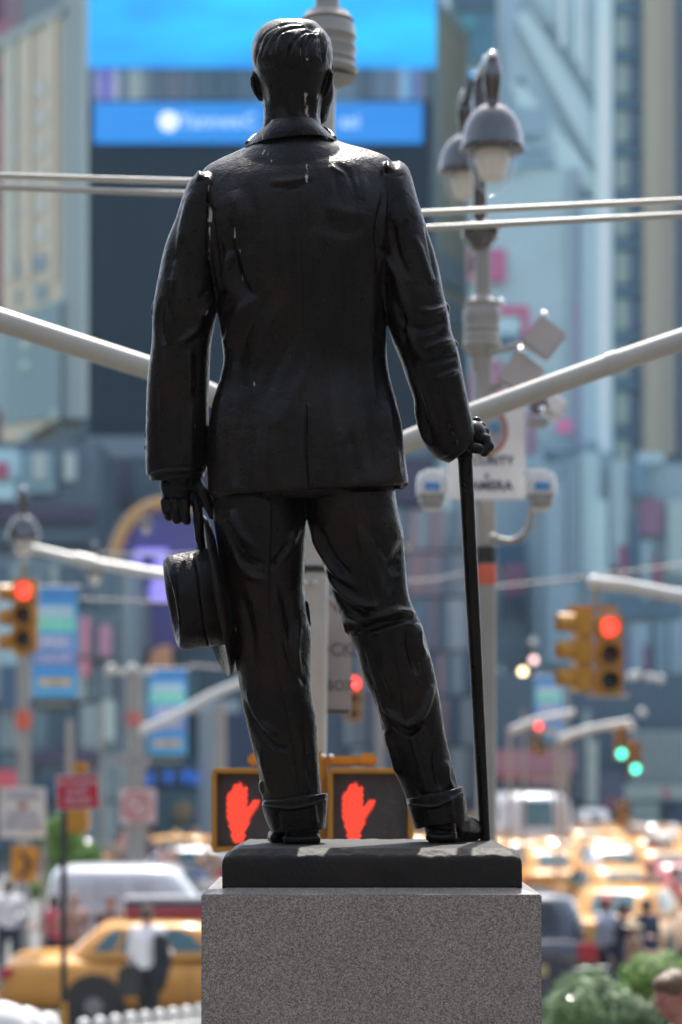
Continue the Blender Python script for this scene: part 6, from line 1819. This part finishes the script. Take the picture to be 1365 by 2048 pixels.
# ------------------------------------------------------------------ people
SKIN = mat('skin', (.48, .25, .18), rough=.5, vary=.06); SKIND = mat('skin_dark', (.18, .085, .05), rough=.5, vary=.06)
def cl(n_, c): return mat('cloth_' + n_, c, rough=.8, vary=.12, scale=14)
def bchain(mb, pts, n=12):
    ps = [Vector(p[:3]) for p in pts]; rs = [p[3] for p in pts]
    mb.tube(ps, rs, n)
    for p, r in zip(ps, rs): mb.ball(p, r, n, 8)
def person(label, u_, v_top, Y, h=1.74, face=0.0, shirt='white', shc=(.84, .84, .86), trc=(.02, .022, .03), hair=(.05, .03, .02), skin=None, arms=('down', 'down'), vox=.016, sleeves=.5, skirt=False, cap=None, zoff=0.0, name='person', turn=0.0, hat=None, walk=.12, group=None):
    """face: heading in degrees, 0 looks away from us (+y)"""
    s = h / 1.74
    base = P(u_, HZ, Y); top = P(u_, v_top, Y)
    z0 = zoff
    t = thing(name, label, 'person', (base.x, Y, z0), math.radians(face), group)
    skin = skin or SKIN
    def R(me, nm, m):
        me.transform(Matrix.Scale(s, 4)); me.polygons.foreach_set('use_smooth', [True] * len(me.polygons))
        return obj(nm, me, m, t, world=False)
    def arm(sd, mode):
        sx = sd * .19
        if mode == 'down': return [(sx, 0, 1.42, .055), (sx * 1.25, .0, 1.14, .045), (sx * 1.3, .05, .88, .033), (sx * 1.3, .07, .80, .035)]
        if mode == 'bent': return [(sx, 0, 1.42, .055), (sx * 1.55, -.02, 1.16, .045), (sx * 1.0, .22, 1.12, .034), (sx * .8, .30, 1.14, .035)]
        if mode == 'fore': return [(sx, 0, 1.42, .055), (sx * 1.2, .12, 1.17, .045), (sx * .9, .38, 1.16, .034), (sx * .8, .45, 1.18, .035)]
        if mode == 'up': return [(sx, 0, 1.42, .055), (sx * 1.6, .12, 1.30, .045), (sx * .9, .16, 1.54, .034), (sx * .7, .14, 1.62, .035)]
    legs = [[(-.10, 0, .94, .085), (-.11, walk, .50, .062), (-.11, walk * .4, .10, .042), (-.11, walk * .4 + .04, .05, .038), (-.12, walk * .4 + .17, .035, .03)],
            [(.10, 0, .94, .085), (.11, -walk * .4, .50, .062), (.11, -walk * 1.6, .12, .042), (.11, -walk * 1.6 + .04, .05, .038), (.12, -walk * 1.6 + .17, .035, .03)]]
    A = [arm(-1, arms[0]), arm(1, arms[1])]
    b = MB()
    b.ball((0, .015, 1.625), (.076, .096, .108), 20, 14)
    b.ball((0, .045, 1.575), (.058, .064, .062), 16, 10)
    b.ball((0, .112, 1.60), (.014, .020, .022), 10, 6)
    for sd in (-1, 1): b.ball((sd * .078, .005, 1.61), (.012, .022, .034), 8, 6)
    bchain(b, [(0, -.005, 1.44, .058), (0, 0, 1.54, .052)])
    bchain(b, [(0, 0, .98, .13), (0, 0, 1.15, .115), (0, 0, 1.32, .13), (0, -.005, 1.42, .09)], 16)
    bchain(b, [(-.17, 0, 1.42, .05), (.17, 0, 1.42, .05)])
    for a_ in A:
        bchain(b, a_)
        h3 = Vector(a_[3][:3]); d_ = (h3 - Vector(a_[2][:3])).normalized()
        for q in range(4):
            o_ = Vector((.0, (q - 1.5) * .018, 0)) if abs(d_.z) > .6 else Vector(((q - 1.5) * .018, 0, 0))
            p0 = h3 + o_; bchain(b, [tuple(p0) + (.011,), tuple(p0 + d_ * .05) + (.010,), tuple(p0 + d_ * .08 + Vector((0, 0, -.012))) + (.008,)], 6)
    for l_ in legs: bchain(b, l_)
    R(remesh(b, vox, 2), 'body', skin)
    b = MB()
    bchain(b, [(0, 0, .98 if not skirt else .95, .155), (0, 0, 1.15, .14), (0, 0, 1.32, .155), (0, -.005, 1.42, .10)], 18)
    bchain(b, [(-.155, 0, 1.425, .062), (.155, 0, 1.425, .062)])
    b.lathe([(.075, 1.43), (.066, 1.49), (.06, 1.495)], (0, -.005, 0), 14)
    for a_ in A:
        p0, p1, p2 = [Vector(q[:3]) for q in a_[:3]]
        if sleeves > .6: bchain(b, [tuple(p0) + (.070,), tuple(p1) + (.058,), tuple(p2) + (.045,)])
        else: bchain(b, [tuple(p0) + (.070,), tuple(p0.lerp(p1, .75)) + (.062,)])
    R(remesh(b, vox, 3), 'shirt', cl(shirt, shc))
    b = MB()
    bchain(b, [(0, 0, .99, .150), (0, 0, .92, .150)], 18)
    for l_ in legs: bchain(b, [l_[0][:3] + (.105,), l_[1][:3] + (.078,), (l_[2][0], l_[2][1], .14, .062)])
    R(remesh(b, vox, 3), 'trousers', cl('leg_%d' % int(trc[2] * 1000), trc))
    b = MB()
    b.ball((0, .0, 1.655), (.084, .100, .095), 20, 12); b.ball((0, -.03, 1.62), (.080, .078, .085), 16, 10)
    if skirt: b.ball((0, -.05, 1.52), (.075, .05, .13), 14, 10)
    me = remesh(b, min(vox, .012), 2)
    R(me, 'hair', cl('hair_%d' % int(hair[0] * 1000), hair))
    for l_ in legs:
        b = MB(); bchain(b, [l_[3][:3] + (.052,), l_[4][:3] + (.044,)]); R(remesh(b, vox, 1), 'shoe', BLK)
    if cap:
        b = MB(); b.ball((0, .0, 1.68), (.092, .108, .075), 20, 12); b.ball((0, .12, 1.665), (.07, .08, .014), 14, 6)
        R(remesh(b, min(vox, .012), 1), 'cap', cl('cap', cap))
    if hat:
        b = MB(); b.lathe([(.19, 1.665), (.185, 1.68), (.098, 1.69), (.095, 1.75), (.07, 1.775), (.01, 1.78)], (0, 0, 0), 24)
        R(mesh_of('hat', b, True), 'hat', cl('straw', hat))
    return t, s
DK = (.015, .02, .035)
t_, s_ = person('man in a white shirt and dark trousers standing before the yellow taxi', 295, 1808, 30.0, 1.86, face=-28, trc=(.012, .016, .022), hair=(.10, .07, .05), arms=('down', 'bent'), sleeves=1, vox=.012, walk=.10)
bg_ = thing('briefcase', 'black bag held by the man in the white shirt', 'bag', P(262, 1985, 29.9)); mb = MB(); mb.rbox(P(262, 1962, 29.9), (.36, .14, .42), .05); obj('bag_body', mb, BLK, bg_, True); mb = MB(); mb.tube([P(250, 1935, 29.9), P(262, 1915, 29.9), P(274, 1935, 29.9)], .012, 8); obj('handle', mb, BLK, bg_)
jk = thing('folded_jacket', 'dark jacket hung over the white shirted man\'s arm', 'jacket', P(322, 1960, 29.8)); mb = MB(); bchain(mb, [tuple(P(322, 1880, 29.75)) + (.10,), tuple(P(326, 1925, 29.75)) + (.12,), tuple(P(318, 1968, 29.75)) + (.10,)]); obj('cloth', mb, cl('jacket', (.012, .015, .022)), jk, True)
person('man in a white shirt at the left edge behind the taxi', 18, 1762, 37.5, 1.78, face=20, trc=(.02, .04, .07), hair=(.04, .03, .03), arms=('down', 'bent'), sleeves=1)
person('dark haired woman in a pink top left of the black post', 108, 1796, 36.0, 1.62, face=60, shirt='pink', shc=(.60, .10, .16), trc=DK, hair=(.02, .015, .015), skin=SKIN, arms=('fore', 'down'), skirt=True)
person('person with bare arms partly behind the black post', 148, 1800, 35.6, 1.66, face=-160, shirt='beige', shc=(.4, .25, .2), trc=DK, hair=(.25, .15, .1), arms=('down', 'bent'), sleeves=0)
person('brown haired person between van and taxi roof', 222, 1800, 35.0, 1.66, face=190, shirt='brown', shc=(.12, .08, .07), trc=DK, hair=(.12, .05, .03))
person('person in red cap and pale shirt right of the dark suv', 1212, 1788, 34.0, 1.72, face=-60, shirt='lilac', shc=(.55, .56, .66), trc=(.04, .045, .06), hair=(.05, .02, .02), cap=(.55, .10, .08), arms=('fore', 'bent'), vox=.014)
person('person in a navy top leaning forward near the shrubs', 1248, 1806, 33.6, 1.66, face=-80, shirt='navy', shc=(.015, .025, .055), trc=(.03, .06, .12), hair=(.02, .015, .015), arms=('fore', 'fore'), sleeves=1, vox=.014)
person('second navy dressed person at the right, standing before a taxi', 1292, 1812, 34.4, 1.66, face=30, shirt='deep_blue', shc=(.02, .035, .08), trc=(.02, .05, .12), hair=(.03, .02, .02), arms=('bent', 'down'), sleeves=1, vox=.014)
person('person in a straw hat bending low in front of the navy group', 1266, 1850, 33.0, 1.40, face=-120, shirt='tan', shc=(.35, .22, .15), trc=(.02, .03, .06), hair=(.3, .2, .12), hat=(.62, .52, .36), arms=('fore', 'down'), vox=.014)
person('dark haired pedestrian in grey among the taxis', 1300, 1745, 44.0, 1.74, face=20, shirt='greyd', shc=(.22, .18, .18), trc=DK, hair=(.03, .025, .025))
person('pedestrian in rose crossing between the taxis', 1350, 1740, 43.0, 1.74, face=-80, shirt='rose', shc=(.45, .20, .20), trc=DK, hair=(.08, .05, .04))
cr = random.Random(8)
shades = [('crowd_red', (.45, .05, .08)), ('crowd_blue', (.18, .28, .45)), ('crowd_white', (.65, .64, .62)), ('crowd_tan', (.42, .30, .22)), ('crowd_navy', (.03, .05, .10)), ('crowd_rose', (.5, .25, .25)), ('crowd_green', (.15, .25, .12))]
word = {'crowd_red': 'red', 'crowd_blue': 'light blue', 'crowd_white': 'white', 'crowd_tan': 'tan', 'crowd_navy': 'navy', 'crowd_rose': 'rose', 'crowd_green': 'green'}
protos = []
for i, (nm, c_) in enumerate(shades):
    u_, Y = ((352, 47), (402, 48), (424, 44), (372, 43), (436, 50), (330, 52), (310, 49))[i]
    t_, _ = person('pedestrian in %s in the crowd left of the pedestal' % word[nm], u_, 1720, Y, 1.60 + cr.uniform(0, .2), face=cr.uniform(0, 360), shirt=nm, shc=c_, trc=(.03, .04, .06), hair=cr.choice([(.3, .2, .1), (.04, .03, .02), (.12, .07, .04)]), vox=.022, group='pedestrians in the crowd left of the pedestal')
    protos.append((t_, word[nm]))
far_ = []
for i in range(34):
    pr, w_ = protos[cr.randrange(len(protos))]
    if i < 16: u_, Y = cr.uniform(200, 440), cr.uniform(46, 66)
    else: u_, Y = cr.uniform(-40, 1420), cr.uniform(98, 103) if i % 2 else cr.uniform(66, 74)
    if i >= 16 and 900 < u_ < 1420 and Y < 97: u_ = 1430 + i
    far_.append((u_, Y, pr, w_))
far_.sort(key=lambda q: q[0])
seen_ = {}
for (u_, Y, pr, w_) in far_:
    k = seen_.get(w_, 0); seen_[w_] = k + 1
    nth = ('first', 'second', 'third', 'fourth', 'fifth', 'sixth', 'seventh', 'eighth', 'ninth', 'tenth', 'eleventh', 'twelfth')[min(k, 11)]
    dup(pr, (P(u_, HZ, Y).x, Y, 0), cr.uniform(0, 6.28), label='far crowd pedestrian in %s, %s of that colour from the left' % (w_, nth), group='far crowd pedestrians')

# bicycle beside the people on the right
bk = thing('bicycle', 'dark bicycle standing left of the shrubs in front of the people', 'bicycle', (P(1175, HZ, 31).x, 31.4, 0))
bx0, by0 = P(1175, HZ, 31).x, 31.4
for dx in (-.52, .52):
    mb = MB(); mb.tube([(bx0 + dx + .34 * math.cos(a), by0, .36 + .34 * math.sin(a)) for a in [2 * PI * k / 28 for k in range(29)]], .018, 8); w_ = obj('wheel', mb, TYRE, bk, True)
    mb = MB()
    for k in range(9):
        a = PI * k / 9; mb.tube([(bx0 + dx - .33 * math.cos(a), by0, .36 - .33 * math.sin(a)), (bx0 + dx + .33 * math.cos(a), by0, .36 + .33 * math.sin(a))], .003, 5)
    obj('spoke', mb, CHR, w_)
mb = MB()
for a_, b_ in (((-.52, .36), (-.12, .36)), ((-.52, .36), (-.18, .82)), ((-.12, .36), (-.20, .95)), ((-.12, .36), (.40, .80)), ((-.18, .85), (.38, .88)), ((.52, .36), (.36, 1.02))):
    mb.tube([(bx0 + a_[0], by0, a_[1]), (bx0 + b_[0], by0, b_[1])], .02, 8)
obj('frame', mb, NAVY, bk, True)
mb = MB(); mb.tube([(bx0 + .36, by0 - .28, 1.05), (bx0 + .36, by0, 1.04), (bx0 + .36, by0 + .28, 1.05)], .014, 8); obj('handlebar', mb, CHR, bk, True)
mb = MB(); mb.rbox((bx0 - .2, by0, .98), (.26, .14, .06), .03); obj('saddle', mb, BLK, bk, True)

# boy at the lower right corner, on the planter terrace
TZ = P(0, 1940, 12.6).z - 1.50
g = MB(); g.rbox((3.4, 12.9, TZ / 2), (3.2, 1.6, TZ), .02); structure('terrace_block', g, PAVE)
def boy():
    Y = 12.6; c = P(1347, 1988, Y)
    t = thing('person', 'boy with sandy hair looking down in the bottom right corner', 'person', (c.x, Y, TZ))
    rz = math.radians(118)
    Rm = Euler((0, math.radians(0), rz)).to_matrix()
    tilt = Euler((math.radians(-16), 0, 0)).to_matrix()
    k = 1.17
    def W(p):   # head-local (x right, y forward, z up), head centre at origin
        return c + Rm @ (tilt @ (Vector(p) * k))
    def hb(mb, p, r, n=18, m=12):
        mb.ball(W(p), [q * k for q in r], n, m, rot=Rm @ tilt)
    b = MB()
    hb(b, (0, 0, .0), (.074, .092, .100), 28, 18); hb(b, (0, .045, -.045), (.054, .050, .058)); hb(b, (0, .072, -.088), (.024, .02, .018))
    b.tube([W((0, .092, .012)), W((0, .106, -.020)), W((0, .102, -.030))], [.009 * k, .013 * k, .012 * k], 10)
    hb(b, (0, .112, -.026), (.013, .012, .010)); hb(b, (0, .092, -.056), (.022, .010, .007)); hb(b, (0, .090, -.066), (.020, .010, .007))
    for sd in (-1, 1):
        hb(b, (sd * .032, .070, -.015), (.026, .022, .024)); hb(b, (sd * .034, .080, .024), (.022, .012, .007)); hb(b, (sd * .076, -.005, -.012), (.010, .020, .030))
    nb = c + Vector((.03, .0, -.30)); bchain(b, [tuple(W((0, -.02, -.06))) + (.054,), tuple(nb) + (.060,)])
    base = Vector((c.x, Y, TZ))
    bchain(b, [(c.x + .03, Y, c.z - .34, .10), (c.x + .03, Y, c.z - .60, .12), (c.x + .03, Y, c.z - .80, .11)], 16)
    for sd in (-1, 1):
        bchain(b, [(c.x + .03 + sd * .13, Y, c.z - .36, .045), (c.x + .03 + sd * .17, Y - .02, c.z - .60, .038), (c.x + .03 + sd * .12, Y - .14, c.z - .76, .030)])
        bchain(b, [(c.x + .03 + sd * .08, Y, c.z - .84, .075), (c.x + .03 + sd * .09, Y, c.z - 1.15, .055), (c.x + .03 + sd * .09, Y, TZ + .06, .036), (c.x + .03 + sd * .09, Y - .12, TZ + .035, .032)])
    me = remesh(b, .0065, 2); me.polygons.foreach_set('use_smooth', [True] * len(me.polygons)); obj('body', me, mat('skin_rosy', (.40, .17, .13), rough=.5, vary=.06), t)
    b = MB(); hb(b, (0, -.012, .034), (.083, .097, .086), 28, 18); hb(b, (0, .03, .066), (.068, .066, .046)); hb(b, (0, -.045, -.01), (.074, .060, .075))
    me = remesh(b, .006, 2); n = len(me.vertices); co = np.empty(n * 3); me.vertices.foreach_get('co', co); co = co.reshape(-1, 3); no = np.empty(n * 3); me.vertices.foreach_get('normal', no); no = no.reshape(-1, 3)
    co = co + no * (np.sin(co[:, 0] * 260 + np.sin(co[:, 2] * 60) * 3) * .0016)[:, None]; me.vertices.foreach_set('co', co.ravel())
    me.polygons.foreach_set('use_smooth', [True] * len(me.polygons)); obj('hair', me, mat('sandy_hair', (.12, .065, .033), rough=.45, vary=.3, scale=60, bump=.4, bscale=120), t)
    b = MB(); bchain(b, [(c.x + .03, Y, c.z - .33, .11), (c.x + .03, Y, c.z - .56, .145), (c.x + .03, Y, c.z - .80, .14)], 18)
    for sd in (-1, 1): bchain(b, [(c.x + .03 + sd * .12, Y, c.z - .345, .065), (c.x + .03 + sd * .165, Y - .01, c.z - .52, .06)])
    b.tube([(c.x + .03, Y, c.z - .30), (c.x + .03, Y, c.z - .22)], [.085, .07], 18)
    me = remesh(b, .008, 2); me.polygons.foreach_set('use_smooth', [True] * len(me.polygons)); obj('shirt', me, cl('boy_navy', (.012, .015, .035)), t)
    b = MB(); b.tube([(c.x - .035, Y - .075, c.z - .17), (c.x - .01, Y - .10, c.z - .23), (c.x + .02, Y - .11, c.z - .33)], [.016, .026, .022], 12)
    obj('shirt_collar', b, cl('boy_white', (.70, .70, .74)), t, True)
    b = MB()
    for sd in (-1, 1): bchain(b, [(c.x + .03 + sd * .08, Y, c.z - .84, .095), (c.x + .03 + sd * .09, Y, c.z - 1.10, .085)])
    me = remesh(b, .012, 2); obj('shorts', me, cl('boy_short', (.1, .09, .07)), t)
boy()

# ------------------------------------------------------------------ plants
def leaf_mat(name, c, gl=.35):
    m = mat(name, c, rough=max(gl, .35), vary=.45, scale=30, spec=.6, coat=1.0 if gl < .3 else .2)
    return m
def leaves(mb, cen, rad, n, size, rng, shell=.55, lump=.25):
    cen = Vector(cen)
    for _ in range(n):
        d = Vector((rng.gauss(0, 1), rng.gauss(0, 1), rng.gauss(0, 1))).normalized()
        lump_ = 1 + lump * mnoise.noise(d * 2.3 + cen)
        r = (shell + (1 - shell) * rng.random() ** .5) * lump_
        p = cen + Vector((d.x * rad[0], d.y * rad[1], d.z * rad[2])) * r
        nrm = (d + Vector((rng.gauss(0, .5), rng.gauss(0, .5), rng.gauss(0, .5)))).normalized()
        a = nrm.orthogonal().normalized(); a.rotate(Matrix.Rotation(rng.uniform(0, 6.28), 3, nrm)); b = nrm.cross(a)
        s = size * rng.uniform(.6, 1.3)
        mb.add([p - a * s, p - b * s * .5 + nrm * s * .15, p + a * s, p + b * s * .5 + nrm * s * .15], [(0, 1, 2, 3)])
def shrub(label, u_, v_, Y, ru, rv, n, size, col, gl=.3, z_ground=0.0):
    c = P(u_, v_, Y); k = Y / F
    t = thing('shrub', label, 'shrub', (c.x, Y, 0))
    rng = random.Random(int(u_) + int(v_))
    mb = MB(); leaves(mb, c, (ru * k, ru * k * .8, rv * k), n, size, rng, .72, .35)
    o = obj('foliage', mb, leaf_mat('leaf_' + label.split()[0], col, gl), t); o['kind'] = 'stuff'
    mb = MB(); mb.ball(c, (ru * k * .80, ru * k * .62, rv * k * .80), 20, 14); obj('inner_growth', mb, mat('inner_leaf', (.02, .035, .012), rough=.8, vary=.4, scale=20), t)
    mb = MB(); mb.tube([(c.x, Y, .5), c], .04, 8); obj('stem', mb, mat('bark', (.08, .06, .045), rough=.9), t)
    return t
shrub('glossy clipped box shrub just right of the pedestal', 1180, 2046, 19.0, 98, 100, 9000, .017, (.16, .30, .07), .16)
shrub('bright green feathery shrub behind the boy', 1330, 1962, 24.0, 96, 56, 5200, .026, (.20, .36, .05), .5)
shrub('dark low shrub between the box shrub and the boy', 1290, 2075, 17.6, 80, 84, 4600, .020, (.07, .15, .03), .45)
def planter(name, u0, u1, v_, Y, label):
    a = P(u0, v_, Y); b = P(u1, v_, Y); t = thing(name, label, 'planter', ((a.x + b.x) / 2, Y, 0))
    mb = MB(); mb.rbox(((a.x + b.x) / 2, Y, a.z / 2), (b.x - a.x, 1.3, a.z), .03); obj('box', mb, PAVE, t)
planter('planter', 1085, 1400, 2120, 19.0, 'stone planter box under the clipped shrub at the right')
planter('planter', 1240, 1480, 2010, 24.0, 'stone planter box under the feathery shrub')
def tree(label, u_, v_, Y, ru, rv, n, size, col):
    c = P(u_, v_, Y); k = Y / F
    t = thing('street_tree', label, 'tree', (c.x, Y, 0))
    rng = random.Random(int(u_)); 
    tr = MB(); tr.tube([(c.x, Y, 0), (c.x + .05, Y, c.z * .5), (c.x, Y, c.z)], [.10, .075, .04], 10)
    mb = MB()
    for i in range(16):
        d = Vector((rng.gauss(0, .5) * ru * k, rng.gauss(0, .4) * ru * k, rng.uniform(-.8, .8) * rv * k))
        tr.tube([(c.x, Y, c.z * .6), tuple(c + d)], [.03, .012], 6)
        leaves(mb, c + d, (ru * k * .36, ru * k * .36, rv * k * .26), n // 16, size, rng, .2, .5)
    obj('trunk', tr, mat('bark', (.08, .06, .045), rough=.9), t, True)
    o = obj('crown', mb, leaf_mat('leaf_tree', col, .45), t); o['kind'] = 'stuff'
tree('fresh green young street tree behind the red sign', 118, 1715, 44, 62, 88, 6400, .055, (.16, .34, .04))
